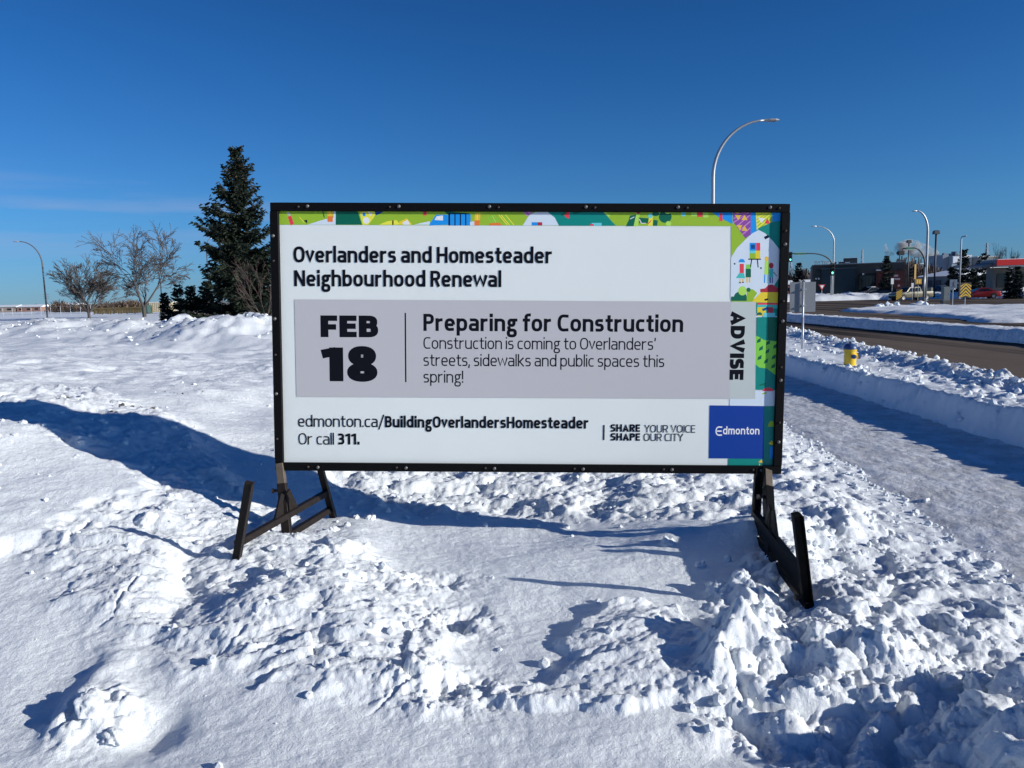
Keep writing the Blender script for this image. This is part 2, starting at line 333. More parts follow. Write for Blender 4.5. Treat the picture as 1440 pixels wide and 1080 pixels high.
    bx = 24.5 + .06 * X + 1.2 * perlin(X * .12, X * 0 + .5, 71)
    berm = np.exp(-((Y - bx) / 1.7) ** 2) * ss(4, 0, X) * ss(-46, -34, X)
    wob = .35 * fbm(X * .35, Y * .5, 72, 3)
    H += berm * (.34 + .14 * wob * 2 + .11 * ridged(X * .7, Y * 1.3, 73, 4) + .05 * billow(X * 2.7, Y * 3, 74, 4))
    near_b = gs(X, Y, -6.2, 17.2, 1.5, 1.2) + .75 * gs(X, Y, -4.4, 18.6, 1.6, 1.0) + .4 * gs(X, Y, -8.6, 18.0, 1.6, 1.0)
    H += near_b * (.42 + .10 * ridged(X * 1.1, Y * 1.4, 75, 4) + .05 * billow(X * 3, Y * 3, 76, 4))
    H -= .25 * gs(X, Y, -5.8, 14.6, 1.3, .7)
    # --- sidewalk, ploughed wall, boulevard shelf, windrow
    xl = 2.85 + .105 * (Y - 4.3)
    xw = 5.0 + .027 * (Y - 7.7) + .06 * fbm(Y * 1.1, X * .6, 81, 4)
    kx = windrow_x(Y)
    shelf = .31 - .05 * ss(xw + .3, kx, X) + .02 * fbm(X * 2, Y * 2, 82, 4) + .012 * billow(X * 7, Y * 7, 83, 3)
    zr = -.075 + (shelf + .075) * ss(0, .22, X - xw + .05 * fbm(X * 5, Y * 5, 84, 3))
    t = (X - kx) / .27
    f1, f2, c1, c2, c3, dx, dy = cells(X * 5.2, Y * 5.2, 7)
    lump = c1 * np.sqrt(np.clip(1 - (f1 / .62) ** 2, 0, 1))
    zr += np.exp(-t * t) * (.10 + .05 * lump + .05 * knob2 * near + .08 * fbm(X * 1.3, Y * 1.3, 85, 3) + .05 * billow(X * 5, Y * 5, 86, 3)) * ss(60, 30, Y)
    zr += gs(t, X * 0, -1.9, 0, .9, 1) * .06 * lump
    blend = ss(-1.25, .25, X - xl + .12 * fbm(X * 1.5, Y * 1.5, 86, 3))
    crumbs = blend * (1 - blend) * 4 * near
    H = H * (1 - blend) + zr * blend + crumbs * (.022 * knob2 + .018 * knob)
    # --- carriageways, median, island
    rz = road_zone(X, Y) + .25 * fbm(X * .9, Y * .9, 87, 4) * ss(0, 30, Y) + .05
    H = H + (-.22 - H) * ss(-.25, .35, rz)
    med = ss(-.02, .22, .68 - np.abs(X - 14.95 - .01 * (Y - 20)) + .10 * fbm(X * 1.5, Y * 1.5, 88, 3)) * ss(51, 49, Y) * ss(5, 7, Y)
    H += med * (.47 + .03 * fbm(X * 3, Y * .8, 89, 3) + .05 * np.abs(perlin(X * 2, Y * 2, 90)))
    isd = poly_sd(X, Y, ISLAND) + .5 * fbm(X * .35, Y * .35, 91, 3); isl = ss(-.05, .8, isd)
    H += isl * (.30 + .10 * fbm(X * .5, Y * .8, 92, 3) + .30 * ss(57, 66, Y) * billow(X * .8, Y * .8, 93, 3))
    far = ss(0, -1.2, rz) * ss(60, 80, Y) * ss(20, 24, X) * ss(170, 110, r)
    H += far * (.25 + .35 * billow(X * .25, Y * .4, 94, 3))
    H += ss(90, 400, r) * .4 * fbm(X * .01, Y * .01, 95, 2)
    if want_dirt:
        D = np.exp(-((X - kx - .25) / .42) ** 2) * blend * ss(5, 8, Y) * 1.0 + med * .75 * ss(.45, .62, np.abs(X - 14.95 - .01 * (Y - 20))) + far * .55 + isl * .15 + crumbs * .12
        D += .35 * berm * (fbm(X * .5, Y * .5, 96, 2) > .25) + .9 * ss(-1.6, -.2, rz) * .5
        return H, np.clip(D, 0, 1)
    return H
def hz(x, y): return float(height(np.array([float(x)]), np.array([float(y)]))[0])
def grid_mesh(name, X, Y, Z, mats, attrs=None, wrap=False):
    ny, nx = X.shape; V = np.stack([X, Y, Z], -1).reshape(-1, 3).astype(np.float32)
    i = np.arange(ny - 1)[:, None] * nx; j = np.arange(nx - 1)[None, :]
    a = (i + j).reshape(-1); F = np.stack([a, a + 1, a + nx + 1, a + nx], -1).astype(np.int32)
    me = bpy.data.meshes.new(name); me.vertices.add(len(V)); me.vertices.foreach_set('co', V.ravel())
    me.loops.add(F.size); me.loops.foreach_set('vertex_index', F.ravel()); me.polygons.add(len(F))
    me.polygons.foreach_set('loop_start', np.arange(0, F.size, 4, dtype=np.int32)); me.polygons.foreach_set('loop_total', np.full(len(F), 4, np.int32))
    me.polygons.foreach_set('use_smooth', np.ones(len(F), bool))
    for k, v in (attrs or {}).items():
        a = me.attributes.new(k, 'FLOAT', 'POINT'); a.data.foreach_set('value', v.reshape(-1).astype(np.float32))
    for m in mats: me.materials.append(m)
    me.update(calc_edges=True); me.validate(); return me
def fan(name, r0, r1, dr, t0, t1, nt, parent=None):
    nr = int(math.log(r1 / r0) / dr) + 1
    r = r0 * np.exp(np.linspace(0, math.log(r1 / r0), nr)); t = np.linspace(R(t0), R(t1), nt)
    T, Rr = np.meshgrid(t, r); X = Rr * np.sin(T); Y = Rr * np.cos(T); Z, D = height(X, Y, True)
    return link(name, grid_mesh(name, X, Y, Z, [M_SNOW], {'dirt': D}), parent)
ground = tag(fan('snow_field', 1.25, 13, .0024, -48, 48, 780), kind='structure')
tag(fan('snow_field', 13, 130, .0062, -48, 48, 420), kind='structure')
tag(fan('snow_field', 130, 6000, .05, -48, 48, 200), kind='structure')
tag(fan('snow_field', .02, 6000, .10, 48, 312, 90), kind='structure')
tag(fan('snow_field', .02, 1.25, .10, -48, 48, 60), kind='structure')
# asphalt and sidewalk sheets: the snow dips under them
def sheet(name, x0, x1, y0, y1, z, m, nx=2, ny=2, fn=None):
    X, Y = np.meshgrid(np.linspace(x0, x1, nx), np.linspace(y0, y1, ny)); Z = np.full(X.shape, float(z)) if fn is None else fn(X, Y)
    return tag(link(name, grid_mesh(name, X, Y, Z, [m])), kind='structure')
M_ROAD = road_material(); M_ICE = ice_material()
sheet('road', 5.5, 150, 3, 130, -.10, M_ROAD, 60, 60)
def walk_z(X, Y): return -.035 + .012 * fbm(X * 1.7, Y * 1.2, 101, 4) + .006 * fbm(X * 11, Y * 11, 102, 3) - .5 * ss(5.15, 5.4, X - .027 * (Y - 7.7)) - .07 * ss(1.75, 2.9, 5.0 - X + .1 * (Y - 4) + .25 * fbm(X * 1.3, Y * 1.3, 103, 3))
sheet('sidewalk', 2.2, 5.6, 2.2, 24, 0, M_ICE, 170, 700, walk_z)

# ---------------------------------------------------------------- loose snow: clumps as pieces of the field, crumbs as one stuff object
rnd = random.Random(7)
def clump_mesh(seed, sub=3, flat=.8, cuts=5):
    q = random.Random(seed); bm = bmesh.new(); bmesh.ops.create_icosphere(bm, subdivisions=sub, radius=1)
    planes = []
    for _ in range(cuts):
        n = Vector((q.gauss(0, 1), q.gauss(0, 1), q.gauss(0, .8))).normalized(); planes.append((n, q.uniform(.5, .82)))
    ax = [q.uniform(.75, 1.25) for _ in range(3)]
    vs_ = list(bm.verts); P = np.array([v.co[:] for v in vs_])
    nse = fbm(P[:, 0] * 1.5 + seed, P[:, 1] * 1.5 + P[:, 2] * 1.3, seed, 5, .6) * .22 + fbm(P[:, 2] * 2.1 + seed, P[:, 1] * 1.9 - P[:, 0], seed + 9, 4, .6) * .15
    for v, k in zip(vs_, nse):
        p = v.co.copy()
        for n, d in planes:
            t = p.dot(n) - d
            if t > 0: p -= n * t * .85
        p = p * (1 + float(k)); v.co = Vector((p.x * ax[0], p.y * ax[1], p.z * ax[2] * flat))
    me = bpy.data.meshes.new('snow_clump'); bm.to_mesh(me); bm.free(); me.materials.append(M_SNOW)
    for p in me.polygons: p.use_smooth = True
    return me
CL = [clump_mesh(s, 4, .8, 4) for s in range(10)]
def clump(x, y, r, s=None, z=None, sink=.55):
    o = link('snow_clump', CL[rnd.randrange(10)] if s is None else CL[s], ground)
    o.scale = (r * rnd.uniform(.85, 1.2), r * rnd.uniform(.85, 1.2), r * rnd.uniform(.75, 1.1)); o.rotation_euler = (rnd.uniform(-.5, .5), rnd.uniform(-.5, .5), rnd.uniform(0, 6.3))
    o.location = (x, y, (hz(x, y) if z is None else z) + r * (.8 - 2 * sink) * .6)
for x, y, r in ((*(1.662, 2.597), .10), (*(1.557, 2.279), .14), (*(1.362, 2.252), .12), (*(1.875, 2.709), .10), (*(1.711, 2.931), .07), (*(1.699, 3.124), .06), (*(1.597, 3.51), .07), (*(1.679, 3.267), .08), (*(2.009, 3.402), .09),
                (*(2.354, 3.637), .08), (*(1.302, 2.97), .06), (*(1.366, 2.805), .07), (*(1.408, 2.573), .07), (*(1.27, 3.114), .06), (*(1.914, 3.967), .07), (*(2.34, 4.186), .08), (*(1.401, 3.284), .055),
                (*(3.173, 5.788), .05), (*(2.844, 4.89), .045), (*(3.111, 6.012), .03), (*(2.758, 4.549), .05), (*(2.769, 4.356), .06), (*(2.779, 4.178), .05), (*(1.161, 3.863), .06), (*(1.026, 3.776), .05),
                (*(1.289, 3.804), .06), (*(1.032, 4.167), .035), (*(0.916, 4.478), .045), (*(-1.077, 5.064), .05), (*(-1.148, 4.742), .045), (*(-0.982, 5.058), .04), (*(-2.175, 4.798), .06), (*(-2.008, 4.578), .05), (*(-2.118, 4.519), .06),
                (*(-2.172, 4.404), .06), (*(-1.589, 2.801), .045), (*(-1.623, 2.751), .05), (*(-1.503, 2.683), .05), (*(-1.696, 2.849), .04)):
    clump(x, y, r)
xs = [(rnd.uniform(.9, 3.1), rnd.uniform(1.9, 4.9)) for _ in range(300)]
pile = poly_sd(np.array([p[0] for p in xs]), np.array([p[1] for p in xs]), RIGHT_PILE)
for (x, y), d in zip(xs, pile):
    if d > .05 and rnd.random() < .6: clump(x, y, rnd.uniform(.015, .042) * (1 + (rnd.random() < .15) * .8))
for _ in range(60):
    Y = 9.5 + 16 * rnd.random() ** 1.6; X = windrow_x(Y) + rnd.gauss(0, .2); clump(X, Y, rnd.uniform(.025, .065))
def crumbs(name, pts, lo, hi, seed=1, power=2.5):
    """many small angular lumps in one mesh"""
    q = np.random.default_rng(seed); bm = bmesh.new(); bmesh.ops.create_icosphere(bm, subdivisions=1, radius=1)
    B = np.array([v.co[:] for v in bm.verts]); F = np.array([[v.index for v in f.verts] for f in bm.faces]); bm.free()
    n = len(pts); P = np.array(pts); Z = height(P[:, 0], P[:, 1]); r = lo + (hi - lo) * q.random(n) ** power
    V = B[None] * (1 + .35 * (q.random((n, len(B), 1)) - .5)) * (r[:, None, None] * (.7 + .6 * q.random((n, 1, 3))))
    a = q.random(n) * 6.28; c, s = np.cos(a)[:, None], np.sin(a)[:, None]
    V = np.stack([V[..., 0] * c - V[..., 1] * s, V[..., 0] * s + V[..., 1] * c, V[..., 2] * .8], -1)
    V[..., 0] += P[:, 0:1]; V[..., 1] += P[:, 1:2]; V[..., 2] += (Z + r * .3)[:, None]
    FF = (F[None] + (np.arange(n) * len(B))[:, None, None]).reshape(-1, 3)
    me = bpy.data.meshes.new(name); me.from_pydata(V.reshape(-1, 3).tolist(), [], FF.tolist()); me.materials.append(M_SNOW)
    return link(name, me)
def scatter(n, x0, x1, y0, y1, keep): 
    q = np.random.default_rng(n); X = q.uniform(x0, x1, n); Y = q.uniform(y0, y1, n); k = keep(X, Y, q.random(n)); return list(zip(X[k], Y[k]))
p = scatter(9000, .6, 3.4, 1.7, 5.4, lambda X, Y, u: u < ss(-.1, .25, poly_sd(X, Y, RIGHT_PILE)) * .32 * ss(-.3, .35, fbm(X * .95 + 4, Y * .95, 28, 2)))
p += scatter(9000, -4, 3.4, 1.8, 9, lambda X, Y, u: u < .02 + .13 * (poly_sd(X, Y, LEFT_MASS) > 0) + .2 * (poly_sd(X, Y, BACK_ROUGH) > -.1))
p += scatter(6000, 2.0, 4.6, 3.4, 13, lambda X, Y, u: u < .65 * np.exp(-((X - (2.75 + .105 * (Y - 4.3))) / .28) ** 2) + .02)
tag(crumbs('snow_crumbs', p, .004, .028, 2), kind='stuff')
p = scatter(26000, 6, 14.5, 9, 60, lambda X, Y, u: u < .9 * np.exp(-((X - windrow_x(Y)) / .30) ** 2))
p += scatter(3000, 5.0, 8, 7, 24, lambda X, Y, u: u < .10 + .5 * np.exp(-((X - 5.2 - .027 * (Y - 7.7)) / .12) ** 2))
tag(crumbs('windrow_crumbs', p, .012, .060, 3, 2.0), kind='stuff')
p = scatter(16000, -30, 1, 14, 28, lambda X, Y, u: u < .22 * np.exp(-((Y - 24.5 - .06 * X) / 1.8) ** 2) + .3 * gs(X, Y, -6, 17.4, 2, 1.3) + .004)
tag(crumbs('berm_crumbs', p, .012, .05, 4, 2.0), kind='stuff')
p = scatter(5000, 22, 60, 50, 100, lambda X, Y, u: (u < .5) & (poly_sd(X, Y, ISLAND) > .2) & (Y > 58) | (u < .35) & (np.abs(road_zone(X, Y) + .8) < .8) & (Y > 70))
tag(crumbs('far_bank_crumbs', p, .06, .32, 5, 1.6), kind='stuff')

def clods(pts, lo, hi, seed): 
    o = crumbs('dirt_clods', pts, lo, hi, seed); o.data.materials[0] = mat('frozen dirt', (.09, .07, .055), .9); return tag(o, kind='stuff')
q = np.random.default_rng(5); c_ = [(-3.384, 6.784), (-3.336, 6.5), (-3.295, 6.863), (-3.692, 6.6), (-3.443, 8.075), (-6.177, 17.236)]
clods([(a + q.normal(0, .12), b + q.normal(0, .12)) for a, b in c_ for _ in range(5)], .006, .020, 6)

# ---------------------------------------------------------------- the sign
SIGN = thing('portable_sign', 'large white notice sign in a black steel frame on two sled feet in the snow', 'sign', (0.1054, 4.6833, 1.3315))
SIGN.rotation_mode = 'QUATERNION'
SIGN.rotation_quaternion = (Matrix.Rotation(R(-.832), 3, 'Z') @ Matrix.Rotation(R(-1.917), 3, 'X') @ Matrix.Rotation(R(1.681), 3, 'Y')).to_quaternion()
SW, SH, BT = 3.13, 1.64, .050
PY = .026                                              # the sheet lies this far behind the front edge of the frame
def bar(a, b, y0, y1, w, bolts=(), side=None):
    mb = MB(); (x0, z0), (x1, z1) = a, b
    cx, cz = (x0 + x1) / 2, (z0 + z1) / 2; hor = abs(x1 - x0) > abs(z1 - z0)
    mb.box((cx, (y0 + y1) / 2, cz), (abs(x1 - x0) if hor else w, y1 - y0, w if hor else abs(z1 - z0)))
    # welded bead and outer angle iron behind the lip
    if hor: mb.box((cx, .075, cz + math.copysign(.006, cz)), (abs(x1 - x0) - .02, .09, w - .004))
    else: mb.box((cx + math.copysign(.012, cx), .075, cz), (w - .002, .09, abs(z1 - z0) - .03))
    o = mb.build('frame_bar', M_BLACK, SIGN, bevel=.0025)
    for k, (x, z, big) in enumerate(bolts):
        q = MB(); rr = .0085 if big else .006
        q.lathe([(rr * 1.25, y0 + .001), (rr * 1.25, y0 - .002), (rr, y0 - .0025), (rr * .9, y0 - .007), (rr * .5, y0 - .0085)], 10, (x, 0, z), 'y')
        q.build('bolt', mat('bolt steel', (.16, .15, .14), .5, .4) if big else M_RUST, o, smooth=True)
    return o
hw_, hh_ = SW / 2 - BT / 2, SH / 2 - BT / 2
tb = []
for px in (424.5, 553.5, 681, 816.5, 945.5, 1074): tb.append((-1.338 + (px - 424.5) * (1.445 + 1.338) / (1074 - 424.5), hh_ + .004, True)); tb.append((tb[-1][0] + (-.055 if px < 650 else .055), hh_, False))
bb = [(-1.30 + i * .548, -hh_ - .002, True) for i in range(6)] + [(-1.36 + i * .55, -hh_, False) for i in range(6)]
bar((-SW / 2, hh_), (SW / 2, hh_), .007, .12, BT, tb)
bar((-SW / 2, -hh_), (SW / 2, -hh_), .005, .12, BT, bb)
sd_z = (.62, .40, -.02, -.43, -.66)
bar((-hw_, -SH / 2 + BT + .001), (-hw_, SH / 2 - BT - .001), 0, .12, BT, [(-hw_ - .008, z, i % 2 == 0) for i, z in enumerate((.62, .47, .12, -.10, -.34, -.62))])
bar((hw_, -SH / 2 + BT + .001), (hw_, SH / 2 - BT - .001), 0, .12, BT, [(hw_, z, i % 2 == 1) for i, z in enumerate((.66, .58, .24, .12, -.16, -.24, -.5, -.62))])
mb = MB(); mb.box((0, PY + .0045, 0), (SW - 2 * BT + .01, .007, SH - 2 * BT + .01))
M_PANEL = mat('white vinyl sheet', (.80, .835, .80), .36, spec=.4, bump=.0035, scale=1.6, vary=.035)
mb.build('sign_panel', M_PANEL, SIGN)
mb = MB(); mb.box((0, PY + .045, 0), (SW - 2 * BT + .01, .02, SH - 2 * BT + .01)); mb.build('back_panel', mat('grey plywood', (.30, .30, .30), .7, vary=.2, scale=6), SIGN)
ART = [
    ('lime', [(-1.5434,0.8045),(1.5275,0.8129),(1.5474,0.2127),(1.2322,0.2372),(1.2197,0.6895),(-1.5371,0.6896)]),
    ('pale', [(-1.3463,0.6902),(-1.2331,0.7246),(-1.181,0.7332),(-1.1643,0.6907)]),
    ('dkg', [(-1.2529,0.7706),(-1.2448,0.7324),(-1.2384,0.7338),(-1.2465,0.772)]),
    ('mar', [(-1.2365,0.7841),(-1.2376,0.787),(-1.241,0.7895),(-1.2461,0.7914),(-1.2525,0.7924),(-1.2592,0.7924),(-1.2656,0.7914),(-1.2708,0.7895),(-1.2742,0.7869),(-1.2754,0.784),(-1.2743,0.7811),(-1.271,0.7785),(-1.2658,0.7767),(-1.2595,0.7757),(-1.2527,0.7757),(-1.2464,0.7767),(-1.2411,0.7786),(-1.2377,0.7812)]),
    ('red', [(-1.464,0.7376),(-1.4476,0.6865),(-1.4269,0.6933),(-1.4433,0.7444)]),
    ('grey', [(-1.4709,0.7577),(-1.4539,0.7407),(-1.4446,0.7498),(-1.4616,0.7667)]),
    ('yel', [(-1.3948,0.7355),(-1.365,0.7015),(-1.3617,0.7043),(-1.3914,0.7383)]),
    ('navy', [(-1.3675,0.7157),(-1.3457,0.72),(-1.3461,0.6966)]),
    ('ora', [(-1.2213,0.7884),(-1.1889,0.7885),(-1.1896,0.7417),(-1.222,0.7416)]),
    ('or', [(-1.222,0.7416),(-1.1896,0.7417),(-1.19,0.7077),(-1.2225,0.7076)]),
    ('yel', [(-1.2095,0.7799),(-1.21,0.7502),(-1.2035,0.7502),(-1.2031,0.7799)]),
    ('pale', [(-1.1846,0.7885),(-1.1716,0.7885),(-1.173,0.6907),(-1.186,0.6907)]),
    ('dkg', [(-1.1714,0.8013),(-1.0375,0.8016),(-1.0128,0.6912),(-1.173,0.6907)]),
    ('yel', [(-1.0289,0.7974),(-0.9468,0.8019),(-0.9213,0.7595),(-0.9739,0.6913),(-1.0085,0.6912)]),
    ('blue', [(-1.0077,0.7635),(-0.9904,0.7636),(-0.9906,0.7423),(-1.0079,0.7423)]),
    ('dblue', [(-1.016,0.7932),(-0.9901,0.7933),(-0.9903,0.7763),(-1.0162,0.7762)]),
    ('white', [(-0.9671,0.7169),(-0.9682,0.7234),(-0.9716,0.7292),(-0.9767,0.7334),(-0.983,0.7357),(-0.9898,0.7356),(-0.9961,0.7334),(-1.0014,0.7291),(-1.0048,0.7233),(-1.006,0.7168),(-1.0049,0.7102),(-1.0016,0.7045),(-0.9965,0.7002),(-0.9902,0.6979),(-0.9834,0.698),(-0.977,0.7003),(-0.9718,0.7045),(-0.9684,0.7103)]),
    ('white', [(-0.9774,0.7721),(-0.9472,0.7594),(-0.9604,0.7424)]),
    ('dblue', [(-0.9339,0.7977),(-0.8778,0.7978),(-0.9041,0.7553),(-0.9301,0.7467)]),
    ('yel', [(-0.909,0.6915),(-0.8569,0.7129),(-0.8007,0.7195),(-0.7837,0.6919)]),
    ('blk', [(-0.8288,0.7173),(-0.8202,0.7173),(-0.8204,0.6918),(-0.829,0.6918)]),
    ('gold', [(-0.7879,0.7089),(-0.7402,0.7303),(-0.7059,0.6921),(-0.788,0.6919)]),
    ('white', [(-0.7663,0.7047),(-0.7359,0.7218),(-0.7188,0.6921),(-0.7621,0.692)]),
    ('dblue', [(-0.6794,0.8026),(-0.6018,0.8028),(-0.6192,0.7689),(-0.6494,0.7688)]),
    ('red', [(-0.6406,0.79),(-0.6191,0.7901),(-0.6193,0.7476),(-0.6408,0.7476)]),
    ('pale', [(-0.6973,0.6922),(-0.6022,0.7137),(-0.5936,0.6925)]),
    ('blue', [(-0.6022,0.6967),(-0.5632,0.752),(-0.4899,0.7523),(-0.4813,0.7353),(-0.4814,0.6928),(-0.6023,0.6882)]),
    ('white', [(-0.5589,0.7436),(-0.5201,0.7479),(-0.5202,0.7182),(-0.5719,0.7202)]),
    ('dkg', [(-0.5157,0.7734),(-0.3606,0.7611),(-0.3563,0.7442),(-0.4899,0.7523)]),
    ('navy', [(-0.4877,0.7608),(-0.3736,0.7611),(-0.3736,0.6889),(-0.4879,0.6885)]),
    ('blue', [(-0.477,0.7565),(-0.4511,0.7566),(-0.4512,0.6887),(-0.4771,0.6886)]),
    ('blue', [(-0.4442,0.7566),(-0.4184,0.7567),(-0.4184,0.6888),(-0.4443,0.6887)]),
    ('blue', [(-0.4115,0.7567),(-0.3856,0.7568),(-0.3857,0.6889),(-0.4115,0.6888)]),
    ('blue', [(-0.3787,0.7568),(-0.3529,0.7569),(-0.3529,0.689),(-0.3788,0.6889)]),
    ('pale', [(-0.3563,0.7102),(-0.3262,0.7145),(-0.3262,0.689),(-0.3563,0.6889)]),
    ('ora', [(-0.3262,0.7612),(-0.2918,0.7656),(-0.296,0.7189),(-0.3305,0.7188)]),
    ('yel', [(-0.3154,0.7573),(-0.3175,0.7233),(-0.3089,0.7228),(-0.3068,0.7568)]),
    ('or', [(-0.3305,0.7188),(-0.296,0.7189),(-0.3003,0.6891),(-0.3305,0.689)]),
    ('grn3', [(-0.251,0.7362),(-0.2208,0.69),(-0.2161,0.693),(-0.2463,0.7392)]),
    ('grn3', [(-0.2377,0.7414),(-0.2075,0.6901),(-0.2026,0.6929),(-0.2329,0.7442)]),
    ('lime2', [(-0.2245,0.7467),(-0.1942,0.6903),(-0.1892,0.6929),(-0.2195,0.7492)]),
    ('grn3', [(-0.2112,0.7519),(-0.1809,0.6904),(-0.1758,0.6928),(-0.2062,0.7543)]),
    ('yel', [(-0.1846,0.7514),(-0.1327,0.69),(-0.1284,0.6935),(-0.1803,0.7549)]),
    ('yel', [(-0.1712,0.7514),(-0.1193,0.69),(-0.115,0.6936),(-0.1669,0.755)]),
    ('grn3', [(-0.1579,0.7515),(-0.106,0.6901),(-0.1017,0.6936),(-0.1536,0.755)]),
    ('yel', [(-0.1445,0.7515),(-0.0926,0.6901),(-0.0883,0.6937),(-0.1403,0.755)]),
    ('or', [(-0.24,0.7021),(-0.1797,0.7065),(-0.1624,0.6895),(-0.2399,0.6893)]),
    ('lil', [(-0.038,0.779),(0.0177,0.7918),(0.0222,0.7622),(-0.012,0.7452)]),
    ('pur', [(-0.0274,0.7768),(0.0029,0.7472),(0.0074,0.7517),(-0.0229,0.7813)]),
    ('pale', [(-0.0375,0.6899),(0.0008,0.7494),(0.0437,0.7708),(0.078,0.7793),(0.1124,0.771),(0.1557,0.7372),(0.1819,0.6906)]),
    ('teal', [(0.0606,0.8047),(0.4467,0.8057),(0.5256,0.6895),(0.1819,0.6885),(0.1557,0.7372),(0.1124,0.771)]),
    ('blue', [(0.0162,0.7092),(0.0527,0.7093),(0.0529,0.6902),(0.0163,0.6901)]),
    ('mar', [(0.0527,0.7093),(0.0807,0.7094),(0.0808,0.6903),(0.0529,0.6902)]),
    ('red', [(0.2271,0.7939),(0.2191,0.7388),(0.2383,0.736),(0.2463,0.791)]),
    ('red', [(0.2113,0.7543),(0.2455,0.7713),(0.2417,0.729)]),
    ('dkg', [(0.1975,0.7445),(0.2273,0.7615),(0.2208,0.7725),(0.191,0.7555)]),
    ('dkg', [(0.2687,0.7568),(0.32,0.7696),(0.3168,0.7819),(0.2654,0.7691)]),
    ('cyan', [(0.3794,0.7061),(0.4395,0.7062),(0.4397,0.6893),(0.3796,0.6891)]),
    ('red', [(0.3709,0.6997),(0.3923,0.6997),(0.3925,0.6891),(0.371,0.6891)]),
    ('lime2', [(0.4516,0.7671),(0.482,0.7418),(0.4902,0.7515),(0.4598,0.7768)]),
    ('lime2', [(0.4643,0.7677),(0.4984,0.7805),(0.4896,0.8016),(0.4468,0.7973)]),
    ('dkg', [(0.6023,0.7216),(0.6103,0.7512),(0.6488,0.7556),(0.6415,0.6878),(0.5857,0.6876)]),
    ('lime2', [(0.6329,0.6877),(0.6487,0.764),(0.6701,0.7641),(0.6586,0.6878)]),
    ('mar', [(0.6721,0.7725),(0.6712,0.7769),(0.6689,0.7807),(0.6655,0.7835),(0.6613,0.785),(0.6568,0.785),(0.6526,0.7835),(0.6493,0.7806),(0.6471,0.7768),(0.6464,0.7725),(0.6472,0.7681),(0.6495,0.7643),(0.653,0.7615),(0.6572,0.76),(0.6617,0.76),(0.6659,0.7615),(0.6692,0.7644),(0.6714,0.7682)]),
    ('white', [(0.6117,0.7282),(0.6372,0.7409),(0.6352,0.7447),(0.6097,0.7319)]),
    ('dkg', [(0.662,0.7387),(0.7221,0.7346),(0.7183,0.705),(0.6669,0.7048)]),
    ('white', [(0.6642,0.7291),(0.6775,0.7037),(0.682,0.706),(0.6687,0.7314)]),
    ('white', [(0.6798,0.7027),(0.7055,0.7028),(0.7054,0.707),(0.6797,0.707)]),
    ('yel', [(0.7186,0.6901),(0.7261,0.7473),(0.7475,0.7474),(0.7486,0.6902)]),
    ('cyan', [(0.7453,0.7495),(0.7445,0.7546),(0.7421,0.759),(0.7387,0.7623),(0.7344,0.764),(0.73,0.764),(0.7258,0.7623),(0.7225,0.7589),(0.7203,0.7545),(0.7196,0.7494),(0.7205,0.7444),(0.7228,0.7399),(0.7263,0.7366),(0.7305,0.7349),(0.735,0.7349),(0.7392,0.7367),(0.7425,0.74),(0.7447,0.7444)]),
    ('red', [(0.7203,0.6989),(0.7413,0.7202),(0.7376,0.7238),(0.7166,0.7025)]),
    ('dkg', [(0.7522,0.7262),(0.778,0.7221),(0.7743,0.6903),(0.7486,0.6902)]),
    ('dkg', [(0.7858,0.7602),(0.7844,0.7645),(0.7806,0.7683),(0.7749,0.7711),(0.7679,0.7726),(0.7604,0.7726),(0.7535,0.7711),(0.7478,0.7682),(0.7442,0.7644),(0.743,0.7601),(0.7444,0.7557),(0.7482,0.7519),(0.7539,0.7491),(0.7609,0.7476),(0.7684,0.7476),(0.7753,0.7492),(0.781,0.752),(0.7846,0.7558)]),
    ('dkg', [(0.8611,0.7435),(0.8585,0.7558),(0.8516,0.7666),(0.8411,0.7746),(0.8285,0.7788),(0.8151,0.7787),(0.8026,0.7744),(0.7925,0.7664),(0.7861,0.7556),(0.784,0.7433),(0.7866,0.731),(0.7935,0.7202),(0.8039,0.7122),(0.8166,0.7079),(0.83,0.708),(0.8425,0.7123),(0.8525,0.7203),(0.859,0.7312)]),
    ('lime2', [(0.8598,0.7033),(0.8586,0.7083),(0.8556,0.7128),(0.8509,0.7161),(0.8453,0.7178),(0.8394,0.7178),(0.8338,0.716),(0.8293,0.7127),(0.8264,0.7082),(0.8255,0.7032),(0.8266,0.6981),(0.8297,0.6936),(0.8343,0.6903),(0.84,0.6886),(0.8459,0.6886),(0.8515,0.6904),(0.856,0.6937),(0.8589,0.6982)]),
    ('lime2', [(0.854,0.7731),(0.8529,0.7774),(0.8498,0.7812),(0.8452,0.784),(0.8396,0.7855),(0.8337,0.7855),(0.8281,0.784),(0.8236,0.7811),(0.8207,0.7773),(0.8198,0.773),(0.8209,0.7686),(0.824,0.7648),(0.8286,0.762),(0.8342,0.7605),(0.8401,0.7605),(0.8457,0.7621),(0.8502,0.7649),(0.8531,0.7687)]),
    ('cyan', [(0.9177,0.7944),(0.9434,0.7944),(0.9444,0.748),(0.9187,0.7479)]),
    ('lime2', [(0.9777,0.7861),(1.0119,0.7862),(1.0129,0.7482),(0.9786,0.7481)]),
    ('red', [(1.0139,0.7946),(1.0459,0.7947),(1.0472,0.744),(1.0151,0.7439)]),
    ('lime2', [(1.0506,0.7779),(1.0805,0.7779),(1.0815,0.7399),(1.0515,0.7398)]),
    ('blue', [(1.0975,0.7822),(1.2256,0.7826),(1.2279,0.7023),(1.1499,0.7401)]),
    ('red', [(1.1471,0.7655),(1.1663,0.7655),(1.1675,0.719),(1.1483,0.719)]),
    ('blue', [(1.3102,0.8081),(1.387,0.8083),(1.3924,0.6308),(1.3154,0.6305)]),
